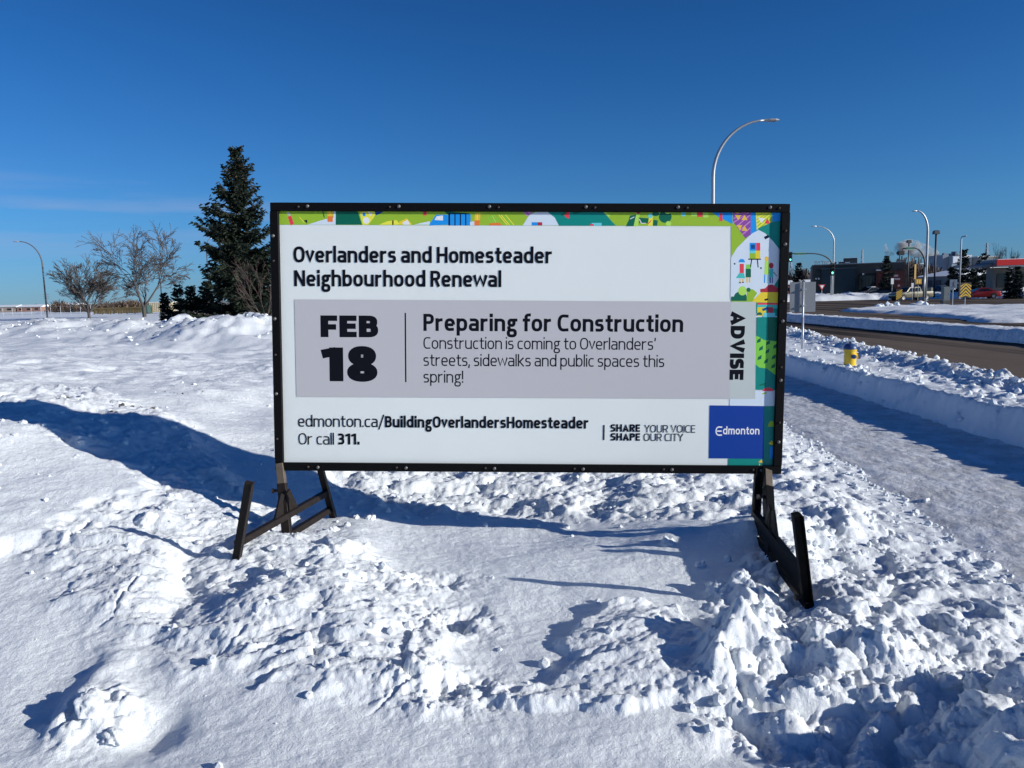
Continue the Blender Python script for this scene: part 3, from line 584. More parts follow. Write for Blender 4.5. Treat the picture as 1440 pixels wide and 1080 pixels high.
    ('blue', [(1.4635,0.817),(1.5274,0.8171),(1.5307,0.7159),(1.4667,0.7157)]),
    ('pur', [(1.2292,0.8079),(1.3358,0.8082),(1.3387,0.6391),(1.3073,0.6178),(1.2318,0.715)]),
    ('lil', [(1.2328,0.7793),(1.3325,0.8007),(1.3309,0.8073),(1.2312,0.7859)]),
    ('lil', [(1.2342,0.7559),(1.3332,0.8009),(1.3302,0.807),(1.2312,0.762)]),
    ('lil', [(1.2354,0.7325),(1.3337,0.8012),(1.3297,0.8067),(1.2313,0.7381)]),
    ('lil', [(1.2367,0.709),(1.3342,0.7933),(1.3297,0.7985),(1.2321,0.7142)]),
    ('lil', [(1.2553,0.6854),(1.3354,0.7546),(1.3308,0.7598),(1.2508,0.6905)]),
    ('lil', [(1.274,0.6617),(1.3365,0.7159),(1.3319,0.721),(1.2694,0.6669)]),
    ('lil', [(1.2926,0.638),(1.3377,0.6771),(1.3331,0.6822),(1.288,0.6432)]),
    ('ora', [(1.2422,0.7552),(1.2789,0.7553),(1.2614,0.7244)]),
    ('ora', [(1.2815,0.7257),(1.3182,0.7258),(1.2989,0.7566)]),
    ('ora', [(1.2524,0.696),(1.2892,0.6961),(1.2717,0.6651)]),
    ('ora', [(1.2833,0.6622),(1.3201,0.6623),(1.3008,0.6932)]),
    ('ora', [(1.2369,0.7932),(1.2736,0.7933),(1.2561,0.7624)]),
    ('yel', [(1.3657,0.8083),(1.4552,0.8085),(1.4584,0.7072),(1.3743,0.6646)]),
    ('lime', [(1.3738,0.7467),(1.4321,0.7942),(1.4279,0.7991),(1.3697,0.7517)]),
    ('lime', [(1.3745,0.7256),(1.4535,0.79),(1.4494,0.795),(1.3703,0.7306)]),
    ('lime', [(1.3751,0.7045),(1.4584,0.7723),(1.4542,0.7773),(1.371,0.7094)]),
    ('lime', [(1.3757,0.6833),(1.459,0.7512),(1.4549,0.7562),(1.3716,0.6883)]),
    ('lime', [(1.3764,0.6621),(1.4597,0.7301),(1.4556,0.735),(1.3722,0.6671)]),
    ('white', [(1.3805,0.7408),(1.4234,0.7367),(1.4029,0.707)]),
    ('red', [(1.4201,0.705),(1.4362,0.7367),(1.4543,0.703)]),
    ('or', [(1.3875,0.7915),(1.4515,0.7916),(1.452,0.7748),(1.388,0.7746)]),
    ('teal', [(1.3825,0.6773),(1.4583,0.7114),(1.5305,0.7243),(1.5409,0.1481),(1.3721,0.1689),(1.4561,0.512)]),
    ('pale', [(1.2248,0.5026),(1.2576,0.5581),(1.3075,0.6093),(1.3492,0.6476),(1.3871,0.6668),(1.4261,0.6478),(1.4702,0.6056),(1.5058,0.5632),(1.5192,0.5462),(1.5202,0.3842),(1.4875,0.3327),(1.4556,0.2553),(1.2274,0.2544)]),
    ('navy', [(1.4268,0.6106),(1.4521,0.6234),(1.444,0.6385),(1.4187,0.6257)]),
    ('blue', [(1.3338,0.5902),(1.3744,0.5904),(1.3758,0.5436),(1.3351,0.5435)]),
    ('dblue', [(1.3426,0.5797),(1.3662,0.5797),(1.3669,0.5542),(1.3434,0.5541)]),
    ('red', [(1.3744,0.5904),(1.398,0.5905),(1.3994,0.5437),(1.3758,0.5436)]),
    ('lime', [(1.3351,0.5435),(1.3716,0.5436),(1.373,0.4946),(1.3366,0.4945)]),
    ('gold', [(1.3716,0.5436),(1.3994,0.5437),(1.4009,0.4947),(1.373,0.4946)]),
    ('cyan', [(1.3351,0.5435),(1.3716,0.5436),(1.372,0.5287),(1.3356,0.5286)]),
    ('blk', [(1.3282,0.4889),(1.4054,0.4892),(1.4051,0.496),(1.328,0.4958)]),
    ('blk', [(1.3464,0.4908),(1.3393,0.4396),(1.3457,0.4386),(1.3528,0.4898)]),
    ('blk', [(1.3807,0.4901),(1.3864,0.4432),(1.3928,0.4438),(1.3871,0.4907)]),
    ('blue', [(1.3093,0.4731),(1.3082,0.4797),(1.3053,0.4856),(1.3009,0.4903),(1.2954,0.4933),(1.2894,0.4943),(1.2835,0.4933),(1.2782,0.4902),(1.274,0.4855),(1.2715,0.4795),(1.2707,0.473)]),
    ('red', [(1.2774,0.4644),(1.3031,0.4645),(1.3047,0.409),(1.279,0.4089)]),
    ('tea2', [(1.2768,0.4089),(1.3047,0.409),(1.3143,0.377),(1.2562,0.3789)]),
    ('ora', [(1.2787,0.3747),(1.2793,0.3533),(1.2861,0.3533),(1.2855,0.3747)]),
    ('ora', [(1.2959,0.3748),(1.2965,0.3534),(1.3033,0.3534),(1.3027,0.3748)]),
    ('pale', [(1.2514,0.4576),(1.2773,0.4534),(1.278,0.4584),(1.2521,0.4626)]),
    ('navy', [(1.2764,0.3477),(1.2893,0.3478),(1.2891,0.3538),(1.2762,0.3537)]),
    ('navy', [(1.2944,0.3504),(1.3064,0.3504),(1.3063,0.3564),(1.2942,0.3563)]),
    ('navy', [(1.2529,0.4644),(1.2525,0.4661),(1.2515,0.4676),(1.25,0.4688),(1.2482,0.4694),(1.2462,0.4694),(1.2444,0.4688),(1.243,0.4676),(1.242,0.4661),(1.2418,0.4643),(1.2421,0.4626),(1.2432,0.461),(1.2447,0.4599),(1.2465,0.4593),(1.2485,0.4593),(1.2503,0.4599),(1.2517,0.4611),(1.2526,0.4626)]),
    ('grn3', [(1.3161,0.4603),(1.3419,0.4604),(1.3426,0.4348),(1.3169,0.4347)]),
    ('dkg', [(1.3147,0.4347),(1.3469,0.4348),(1.3485,0.3835),(1.3162,0.3834)]),
    ('ora', [(1.3205,0.3834),(1.3215,0.3513),(1.3301,0.3514),(1.3291,0.3835)]),
    ('ora', [(1.3356,0.3835),(1.3365,0.3514),(1.3451,0.3514),(1.3442,0.3835)]),
    ('ora', [(1.4515,0.4949),(1.4506,0.5),(1.4484,0.5045),(1.4451,0.5078),(1.4411,0.5096),(1.4369,0.5096),(1.4331,0.5078),(1.43,0.5044),(1.428,0.4999),(1.4275,0.4948),(1.4284,0.4897),(1.4306,0.4853),(1.4339,0.4819),(1.4379,0.4802),(1.442,0.4802),(1.4459,0.482),(1.449,0.4853),(1.4509,0.4898)]),
    ('lime2', [(1.4292,0.4821),(1.4527,0.4821),(1.4574,0.4011),(1.4274,0.4009)]),
    ('blue', [(1.4278,0.4011),(1.4273,0.3498),(1.435,0.3495),(1.4356,0.4008)]),
    ('cyan', [(1.4428,0.401),(1.4445,0.3497),(1.4522,0.3497),(1.4506,0.401)]),
    ('mar', [(1.4832,0.4545),(1.4821,0.4607),(1.4794,0.466),(1.4754,0.47),(1.4706,0.4721),(1.4655,0.4721),(1.4608,0.47),(1.4571,0.466),(1.4547,0.4606),(1.454,0.4544),(1.4551,0.4483),(1.4578,0.4429),(1.4618,0.4389),(1.4667,0.4368),(1.4717,0.4368),(1.4764,0.439),(1.4802,0.443),(1.4825,0.4484)]),
    ('tea2', [(1.4564,0.4352),(1.4821,0.4353),(1.4837,0.3841),(1.458,0.384)]),
    ('dblue', [(1.4606,0.384),(1.4616,0.3497),(1.4694,0.3498),(1.4683,0.384)]),
    ('dblue', [(1.4741,0.384),(1.4752,0.3498),(1.4816,0.3498),(1.4805,0.384)]),
    ('blk', [(1.4833,0.4126),(1.5012,0.3913),(1.5044,0.394),(1.4866,0.4153)]),
    ('navy', [(1.4129,0.4393),(1.4125,0.4411),(1.4114,0.4426),(1.4098,0.4438),(1.4078,0.4444),(1.4057,0.4444),(1.4037,0.4437),(1.4022,0.4426),(1.4012,0.441),(1.4009,0.4393),(1.4013,0.4375),(1.4024,0.436),(1.404,0.4349),(1.406,0.4343),(1.4081,0.4343),(1.41,0.4349),(1.4116,0.436),(1.4126,0.4376)]),
    ('dkg', [(1.2313,0.2673),(1.2701,0.2674),(1.2708,0.2417),(1.232,0.2415)]),
    ('dkg', [(1.3262,0.2634),(1.3254,0.2694),(1.3235,0.2751),(1.3205,0.2805),(1.3165,0.2854),(1.3116,0.2896),(1.306,0.2931),(1.2998,0.2956),(1.2932,0.2971),(1.2865,0.2976),(1.2797,0.297),(1.2733,0.2955),(1.2672,0.2929),(1.2618,0.2894),(1.2571,0.2852),(1.2534,0.2803),(1.2507,0.2748),(1.2491,0.269),(1.2487,0.2631)]),
    ('dkg', [(1.2486,0.2674),(1.3261,0.2677),(1.3268,0.2419),(1.2493,0.2416)]),
    ('lime', [(1.3268,0.2419),(1.3247,0.3149),(1.3635,0.3108),(1.39,0.2894),(1.3611,0.2463),(1.3354,0.2419)]),
    ('lime2', [(1.3251,0.302),(1.3232,0.3116),(1.3185,0.3199),(1.3115,0.3261),(1.3029,0.3294),(1.294,0.3294),(1.2856,0.326),(1.2789,0.3198),(1.2747,0.3114),(1.2734,0.3018),(1.2752,0.2923),(1.28,0.2839),(1.287,0.2777),(1.2955,0.2744),(1.3045,0.2745),(1.3129,0.2778),(1.3195,0.2841),(1.3238,0.2925)]),
    ('dkg', [(1.3485,0.3086),(1.3476,0.313),(1.3453,0.3168),(1.3418,0.3197),(1.3375,0.3212),(1.333,0.3212),(1.3288,0.3196),(1.3255,0.3167),(1.3234,0.3129),(1.3227,0.3085),(1.3236,0.3041),(1.326,0.3002),(1.3295,0.2973),(1.3338,0.2958),(1.3382,0.2958),(1.3424,0.2974),(1.3458,0.3003),(1.3479,0.3042)]),
    ('gold', [(1.3613,0.242),(1.4114,0.2938),(1.5318,0.2943),(1.5339,0.2299),(1.3615,0.2334)]),
    ('mar', [(1.4071,0.2938),(1.4065,0.3131),(1.4364,0.3175),(1.453,0.3368),(1.4787,0.3412),(1.5006,0.3285),(1.5311,0.3157),(1.5318,0.2943)]),
    ('navy', [(1.436,0.2415),(1.4574,0.2481),(1.454,0.2583),(1.4326,0.2518)]),
    ('red', [(1.3918,0.2293),(1.5339,0.2299),(1.5342,0.2191),(1.3921,0.2185)]),
    ('tea2', [(1.3921,0.2185),(1.5342,0.2191),(1.535,0.1955),(1.3929,0.1949)]),
    ('gold', [(1.3926,0.2035),(1.4443,0.2037),(1.4459,0.152),(1.3942,0.1518)]),
    ('mar', [(1.4529,0.2037),(1.4874,0.2039),(1.4887,0.1608),(1.4543,0.1607)]),
    ('dblue', [(1.4262,0.1793),(1.4602,0.1924),(1.4545,0.2065),(1.4204,0.1934)]),
    ('dkg', [(1.4242,0.1562),(1.4232,0.1615),(1.4206,0.1663),(1.4167,0.1701),(1.4118,0.1726),(1.4064,0.1734),(1.4011,0.1725),(1.3964,0.17),(1.3927,0.1662),(1.3904,0.1614),(1.3897,0.1561)]),
    ('cyan', [(1.4281,0.1692),(1.5014,0.1695),(1.5022,0.1436),(1.4289,0.1433)]),
    ('teal', [(1.3901,0.1431),(1.541,0.1438),(1.5427,-0.3038),(1.3949,-0.3003)]),
    ('dkg', [(1.4591,0.1434),(1.5367,0.1438),(1.5351,-0.0032),(1.4592,0.0051)]),
    ('grn3', [(1.387,0.0307),(1.4111,0.0222),(1.4375,0.005),(1.5286,-0.0033),(1.5311,-0.212),(1.4603,-0.1688),(1.4168,-0.1647),(1.3901,-0.143)]),
    ('dkg', [(1.4093,-0.0624),(1.4131,-0.0429),(1.4343,-0.0297),(1.4329,-0.0536)]),
    ('dkg', [(1.4488,-0.0796),(1.4525,-0.06),(1.4738,-0.0469),(1.4724,-0.0708)]),
    ('dkg', [(1.4955,-0.049),(1.4992,-0.0294),(1.5204,-0.0163),(1.519,-0.0402)]),
    ('dkg', [(1.4024,-0.119),(1.4061,-0.0994),(1.4274,-0.0862),(1.426,-0.1102)]),
    ('dkg', [(1.4421,-0.1406),(1.4458,-0.121),(1.467,-0.1078),(1.4656,-0.1317)]),
    ('dkg', [(1.4889,-0.1142),(1.4926,-0.0946),(1.5138,-0.0815),(1.5124,-0.1054)]),
    ('dkg', [(1.4864,-0.1708),(1.4901,-0.1512),(1.5113,-0.138),(1.5099,-0.162)]),
    ('dkg', [(1.4515,-0.0275),(1.4552,-0.0079),(1.4764,0.0052),(1.475,-0.0187)]),
    ('dkg', [(1.3949,-0.0148),(1.3986,0.0048),(1.4199,0.0179),(1.4184,-0.006)]),
    ('pale', [(1.395,-0.3046),(1.5449,-0.3038),(1.5439,-0.4047),(1.2412,-0.4065),(1.2399,-0.3582),(1.3966,-0.3573)]),
    ('red', [(1.5081,-0.3084),(1.5062,-0.3016),(1.5011,-0.2955),(1.4932,-0.2907),(1.4834,-0.2877),(1.4727,-0.2867),(1.462,-0.2878),(1.4524,-0.291),(1.4448,-0.2959),(1.4401,-0.302),(1.4386,-0.3088)]),
    ('lime', [(1.4406,-0.3305),(1.4664,-0.3215),(1.4634,-0.3132),(1.4376,-0.3222)]),
    ('dkg', [(1.4216,-0.278),(1.4603,-0.2647),(1.4573,-0.2564),(1.4186,-0.2697)]),
    ('teal', [(1.4501,-0.4009),(1.5437,-0.4003),(1.5411,-0.7896),(1.2428,-0.7828),(1.2413,-0.7294),(1.4603,-0.7279)]),
    ('lime', [(1.5239,-0.5281),(1.5229,-0.519),(1.5204,-0.5105),(1.5167,-0.5032),(1.512,-0.4976),(1.5066,-0.4942),(1.501,-0.493),(1.4954,-0.4942),(1.4902,-0.4978),(1.4859,-0.5034),(1.4827,-0.5107),(1.4807,-0.5193),(1.4803,-0.5284)]),
    ('gold', [(1.488,-0.6345),(1.5048,-0.6122),(1.5229,-0.6343),(1.5058,-0.6432)]),
    ('blue', [(1.4929,-0.6522),(1.5279,-0.652),(1.5303,-0.7274),(1.4953,-0.7276)]),
    ('ora', [(1.426,-0.7503),(1.4473,-0.7324),(1.4568,-0.7546)]),
    ('yel', [(1.4324,-0.7592),(1.4328,-0.7725),(1.438,-0.7725),(1.4376,-0.7591)]),
    ('grey', [(-1.4326,0.2388),(1.383,0.2357),(1.3966,-0.3573),(-1.4304,-0.3606)]),
    ('greyov', [(1.2322,0.235),(1.383,0.2357),(1.3966,-0.3573),(1.2398,-0.356)]),
    ('edm', [(1.1189,-0.3984),(1.4523,-0.4008),(1.4603,-0.7279),(1.1229,-0.7279)]),
]
INK = {'lime': (0.327, 0.529, 0.032), 'lime2': (0.462, 0.781, 0.119), 'teal': (0.000, 0.254, 0.211), 'dkg': (0.000, 0.132, 0.075), 'pale': (0.692, 0.781, 0.850), 'white': (0.850, 0.850, 0.850), 'yel': (0.850, 0.825, 0.071), 'or': (0.850, 0.211, 0.037), 'ora': (0.850, 0.543, 0.053), 'red': (0.827, 0.052, 0.082), 'blue': (0.011, 0.302, 0.790), 'dblue': (0.000, 0.061, 0.260), 'navy': (0.007, 0.009, 0.037), 'blk': (0.005, 0.005, 0.009), 'pur': (0.285, 0.071, 0.355), 'lil': (0.609, 0.254, 0.564), 'cyan': (0.155, 0.656, 0.710), 'tea2': (0.068, 0.543, 0.498), 'grn3': (0.236, 0.656, 0.071), 'mar': (0.462, 0.029, 0.053), 'edm': (0.000, 0.043, 0.305), 'grey': (0.547, 0.529, 0.537), 'greyov': (0.555, 0.602, 0.571), 'gold': (0.850, 0.656, 0.037)}
LINES = [   # text, pen, x, y, width, cap height
    ('Overlanders and Homesteader', 0.2, -1.4328, 0.4631, 1.578, 0.0965),
    ('Neighbourhood Renewal', 0.2, -1.4311, 0.3188, 1.2657, 0.097),
    ('FEB', 0.36, -1.2746, 0.0091, 0.3548, 0.1328),
    ('18', 0.36, -1.2744, -0.2626, 0.3476, 0.2084),
    ('Preparing for Construction', 0.205, -0.642, 0.0501, 1.587, 0.1042),
    ("Construction is coming to Overlanders'", 0.125, -0.6425, -0.0597, 1.4229, 0.0719),
    ('streets, sidewalks and public spaces this', 0.125, -0.643, -0.1647, 1.4777, 0.0722),
    ('spring!', 0.125, -0.6435, -0.2679, 0.2457, 0.0725),
    ('edmonton.ca/', 0.125, -1.4227, -0.5467, 0.5329, 0.0711),
    ('BuildingOverlandersHomesteader', 0.22, -0.8832, -0.5478, 1.2612, 0.071),
    ('Or call', 0.115, -1.4225, -0.6581, 0.2217, 0.0713),
    ('311.', 0.23, -1.1764, -0.6565, 0.1351, 0.0691),
    ('SHARE', 0.24, 0.5122, -0.5655, 0.1819, 0.0465),
    ('YOUR VOICE', 0.12, 0.7205, -0.5686, 0.313, 0.0464),
    ('SHAPE', 0.24, 0.513, -0.6209, 0.1821, 0.0465),
    ('OUR CITY', 0.12, 0.7171, -0.6218, 0.2454, 0.0465),
]
# ADVISE (1.2295, 0.1769) (1.317, -0.2394) ; bars (-0.7505, 0.1594) (-0.7489, -0.2641) ; (0.4677, -0.5215) (0.4712, -0.6146) ; logo (1.152, -0.5791) (1.4214, -0.5288)
# panel [(-1.5264, 0.7875), (1.5197, 0.7918), (1.5274, -0.7719), (-1.5358, -0.7752)]

ink = {k: mat('ink ' + k, v, .45, spec=.14 if k in ('blk', 'navy') else .35) for k, v in INK.items()}
keys = list(ink)
xl_, xr_, zb_, zt_ = -SW / 2 + BT - .004, SW / 2 - BT + .004, -SH / 2 + BT - .004, SH / 2 - BT + .004
band, rest = [], []
mb = MB()
for i, (k, P) in enumerate(ART):
    P = [(min(max(x, xl_), xr_), min(max(z, zb_), zt_)) for x, z in P]
    mb.cur = keys.index(k); y = PY - .0003 - .000004 * i
    if k in ('grey', 'greyov', 'edm'):
        q = MB(); q.add([(x, y, z) for x, z in P], [tuple(range(len(P)))])
        q.build({'grey': 'grey_text_band', 'greyov': 'pale_band_overlap', 'edm': 'blue_logo_square'}[k], ink[k], SIGN, fix=False)
        continue
    mb.add([(x, y, z) for x, z in P], [tuple(range(len(P)))])
mb.build('printed_picture_border', [ink[k] for k in keys], SIGN, fix=False)
# ---------------------------------------------------------------- lettering
# A squarish sans drawn stroke by stroke: every glyph is a list of centre lines (units of cap height).
PEN = .86            # horizontals are this much thinner than verticals
def sup(cx, cy, rx, ry, a0, a1, n=14, e=2.5):
    pts = []
    for i in range(n + 1):
        a = math.radians(a0 + (a1 - a0) * i / n)
        c, s = math.cos(a), math.sin(a)
        pts.append((cx + rx * math.copysign(abs(c) ** (2 / e), c), cy + ry * math.copysign(abs(s) ** (2 / e), s)))
    return pts
def glyph(ch, w):
    """returns (advance width, [open or closed centre lines])"""
    h = w / 2; v = w * PEN / 2; X = .745; AS = 1.05; DS = -.27
    b = .60 + .36 * w            # lowercase bowl width
    L = []
    def bowl(x0=0, W=b, y0=0, y1=X): return sup((x0 + x0 + W) / 2, (y0 + y1) / 2, W / 2 - h, (y1 - y0) / 2 - v, 0, 360, 36) + ['c']
    if ch == 'o': return b, [bowl()]
    if ch in 'nhmru':
        if ch == 'u':
            return b, [[(b - h, X), (b - h, 0)], [(h, X), (h, .27)] + sup(b / 2, .27, b / 2 - h, .27 - v, 180, 360)[1:] + [(b - h, .4)]]
        top = AS if ch == 'h' else X
        L.append([(h, 0), (h, top)])
        if ch == 'r':
            W = b * .74
            L.append(sup(W * .95, X - .30, W * .95 - h, .30 - v, 180, 92, 9)); return W, L
        W = b if ch != 'm' else b * .88
        L.append(sup(W / 2, X - .27, W / 2 - h, .27 - v, 180, 0) + [(W - h, 0)])
        if ch == 'm':
            L.append(sup(W - h + W / 2 - h, X - .27, W / 2 - h, .27 - v, 180, 0) + [(2 * W - 3 * h + 0, 0)])
            return 2 * W - 2 * h, L
        return W, L
    if ch in 'bdpq':
        L.append(bowl())
        x = h if ch in 'bp' else b - h
        L.append([(x, AS if ch in 'bd' else X), (x, 0 if ch in 'bd' else DS)])
        return b, L
    if ch == 'a':
        W = b * .94
        L.append([(.07, X - v)] + sup(W * .48, X - .24, W * .52 - h, .24 - v, 85, 0, 8) + [(W - h, 0)])
        y1 = .47
        L.append([(W - h, y1 - v), (W * .45, y1 - v)] + sup(W * .42, y1 / 2, W * .42 - h, y1 / 2 - v, 95, 265, 12) + [(W * .6, v), (W - h, .12)])
        return W, L
    if ch == 'e':
        W = b * .97
        L.append(sup(W / 2, X / 2, W / 2 - h, X / 2 - v, 0, 285, 26) + [(W - .07, v + .015)])
        L.append([(h, X * .49), (W - h, X * .49)]); return W, L
    if ch in 'cC':
        Hh = X if ch == 'c' else 1.0; W = b * .82 if ch == 'c' else .66 + .22 * w
        L.append([(W - .02, Hh - v - .015)] + sup(W * .56, Hh / 2, W * .56 - h, Hh / 2 - v, 80, 280, 24) + [(W - .02, v + .015)]); return W, L
    if ch in 'sS':
        Hh = X if ch == 's' else 1.0; W = b * .82 if ch == 's' else .60 + .25 * w
        m = Hh * .52; r1 = (Hh - m) / 2; q = W / 2
        top = sup(q, Hh - v - r1 + h * .35, q - h, r1 - v * .35, 90, 270, 12, 2.6)
        ty = m; yt = (Hh - v + ty) / 2; rt = (Hh - v - ty) / 2; yb = (ty + v) / 2; rb = (ty - v) / 2
        L.append([(W - .06, Hh - v - .01)] + sup(q, yt, q - h, rt, 95, 262, 12, 2.6) + sup(q, yb, q - h, rb, 82, -95, 12, 2.6) + [(.04, v + .01)]); return W, L
    if ch == 't':
        W = .42 + .3 * w; x = .12 + h
        L.append([(x, X + .22), (x, .2)] + sup(x + .2, .2, .2, .2 - v, 180, 268, 8)[1:] + [(W, v)])
        L.append([(0, X - v), (W - .02, X - v)]); return W, L
    if ch == 'f':
        W = .42 + .3 * w; x = .11 + h
        L.append([(x, 0), (x, AS - .24)] + sup(x + .2, AS - .24, .2, .24 - v, 180, 92, 8)[1:] + [(W + .03, AS - v)])
        L.append([(0, X - v), (W - .02, X - v)]); return W, L
    if ch == 'i': return w, [[(h, 0), (h, X)], [(h, AS - .02), (h, AS - .02 - w * 1.05)]]
    if ch == 'l': return w * 1.0, [[(h, 0), (h, AS)]]
    if ch == 'k':
        W = b * .95
        return W, [[(h, 0), (h, AS)], [(w, .36), (w * 1.3, .38), (W - h * 1.0, X)], [(w * 1.35, .41), (W - h * .6, 0)]]
    if ch == 'g':
        W = b * .95
        L.append(sup(W * .47, .5, W * .40 - h, .245 - v, 0, 360, 28) + ['c'])
        L.append([(W * .62, X - v), (W + .03, X - v)])
        L.append([(W * .25, .28), (.13, .20), (.17, .10), (.3, .07)] + sup(W * .55, -.10, W * .45 - h, .17, 85, -90, 10) + sup(W * .45, -.10, W * .45 - h, .17, -90, -262, 10)); return W, L
    if ch == 'v': return b * .98, [[(h * .9, X), (b * .49, v * 1.3), (b * .98 - h * .9, X)]]
    if ch == 'w':
        W = b * 1.5
        return W, [[(h * .8, X), (W * .27, v * 1.3), (W * .5, X - v * 1.3), (W * .73, v * 1.3), (W - h * .8, X)]]
    # capitals
    if ch in 'HNUIEFTLDVAYMPRB':
        W = {'H': .70, 'N': .72, 'U': .69, 'I': w, 'E': .52, 'F': .50, 'T': .62, 'D': .68, 'V': .72, 'A': .74, 'Y': .70, 'P': .60, 'R': .63, 'B': .62}[ch]
        if ch != 'I': W += .3 * w + max(0, w - .26) * 1.6
        if ch == 'I': return W, [[(h, 0), (h, 1)]]
        if ch == 'H': return W, [[(h, 0), (h, 1)], [(W - h, 0), (W - h, 1)], [(h, .5), (W - h, .5)]]
        if ch == 'N': return W, [[(h, 0), (h, 1)], [(W - h, 0), (W - h, 1)], [(h * 1.1, .97), (W - h * 1.1, .03)]]
        if ch == 'U': return W, [[(h, 1), (h, .32)] + sup(W / 2, .32, W / 2 - h, .32 - v, 180, 360)[1:-1] + [(W - h, .32), (W - h, 1)]]
        if ch == 'E': return W, [[(h, 0), (h, 1)], [(h, 1 - v), (W, 1 - v)], [(h, .51), (W - .04, .51)], [(h, v), (W, v)]]
        if ch == 'F': return W, [[(h, 0), (h, 1)], [(h, 1 - v), (W, 1 - v)], [(h, .47), (W - .05, .47)]]
        if ch == 'T': return W, [[(W / 2, 0), (W / 2, 1)], [(0, 1 - v), (W, 1 - v)]]
        if ch == 'D': return W, [[(h, 0), (h, 1)], [(h, 1 - v), (W * .42, 1 - v)] + sup(W * .42, .5, W * .58 - h, .5 - v, 90, -90, 18)[1:] + [(h, v)]]
        if ch == 'V': return W, [[(h * .95, 1), (W / 2, v * 1.2), (W - h * .95, 1)]]
        if ch == 'A': return W, [[(h * .95, 0), (W / 2, 1 - v * 1.2), (W - h * .95, 0)], [(W * .24, .29), (W * .76, .29)]]
        if ch == 'Y': return W, [[(h * .95, 1), (W / 2, .44), (W - h * .95, 1)], [(W / 2, 0), (W / 2, .5)]]
        if ch in 'PR':
            m = .40
            L = [[(h, 0), (h, 1)], [(h, 1 - v), (W * .5, 1 - v)] + sup(W * .5, (1 + m) / 2 - 0, W * .5 - h, (1 - m) / 2 - v, 90, -90, 14)[1:] + [(h, m + v)]]
            if ch == 'R': L.append([(W * .52, m + v), (W - h * 1.0, 0)])
            return W, L
        if ch == 'B':
            return W, [[(h, 0), (h, 1)], [(h, 1 - v), (W * .5, 1 - v)] + sup(W * .5, .75 - .4 * v, W * .46 - h, .25 - v * .6, 90, -90, 12)[1:] + [(h, .5 + v * .2)],
                       [(h, .5 + v * .2), (W * .5, .5 + v * .2)] + sup(W * .5, .25 + .6 * v, W * .5 - h, .25 - v * .4, 90, -90, 12)[1:] + [(h, v)]]
    if ch == 'O':
        W = .76 + .2 * w
        return W, [sup(W / 2, .5, W / 2 - h, .5 - v, 0, 360, 44) + ['c']]
    if ch == '1': W = .36 + .6 * w; return W, [[(W - h, 0), (W - h, 1)], [(W - h, 1 - v * .9), (.02, .80)]]
    if ch == '3':
        W = .60 + .2 * w
        return W, [[(.04, 1 - v), (W * .5, 1 - v)] + sup(W * .5, .75 - .4 * v, W * .46 - h, .25 - v * .6, 90, -90, 12)[1:] + [(.14, .5 + v * .2)],
                   [(.14, .5 + v * .2), (W * .5, .5 + v * .2)] + sup(W * .5, .25 + .6 * v, W * .5 - h, .25 - v * .4, 90, -90, 12)[1:] + [(.02, v)]]
    if ch == '8':
        W = .62 + .65 * max(0, w - .1)
        return W, [sup(W / 2, .75, W * .46 - h, .27 - v * .8, 0, 360, 30, 2.2) + ['c'], sup(W / 2, .27, W / 2 - h, .27 - v * .9, 0, 360, 30, 2.2) + ['c']]
    if ch == '.': return w * 1.1, [[(w * .55, 0), (w * .55, w * 1.15)]]
    if ch == ',': return w * 1.1, [[(w * .6, w * 1.2), (w * .15, -.17)]]
    if ch == "'": return w * 1.1, [[(w * .7, 1.03), (w * .4, .74)]]
    if ch == '!': return w, [[(h, .3), (h, 1.03)], [(h, 0), (h, w * 1.15)]]
    if ch == '/': return .48, [[(0, -.2), (.48, 1.1)]]
    return .30, []
def text_strokes(s, w, track=.098):
    """list of (centre line, closed) for a string that starts at x = 0, and its width"""
    x = 0; out = []
    for i, ch in enumerate(s):
        if ch == ' ':
            x += .36; continue
        W, Ls = glyph(ch, w)
        if i and s[i - 1] in 'rtf': x -= .022
        if i and s[i - 1] != ' ': x += track
        if i and s[i - 1] + ch in ('LV', 'AV', 'TY', 'ov', 've', 'Ov', '/B', 'rl', 'YO', 'VO', 'wa', 'ew'): x -= .05
        for l in Ls:
            closed = l[-1] == 'c'
            p = l[:-1] if closed else l
            out.append(([(a + x, b) for a, b in p], closed))
        x += W
    return out, x
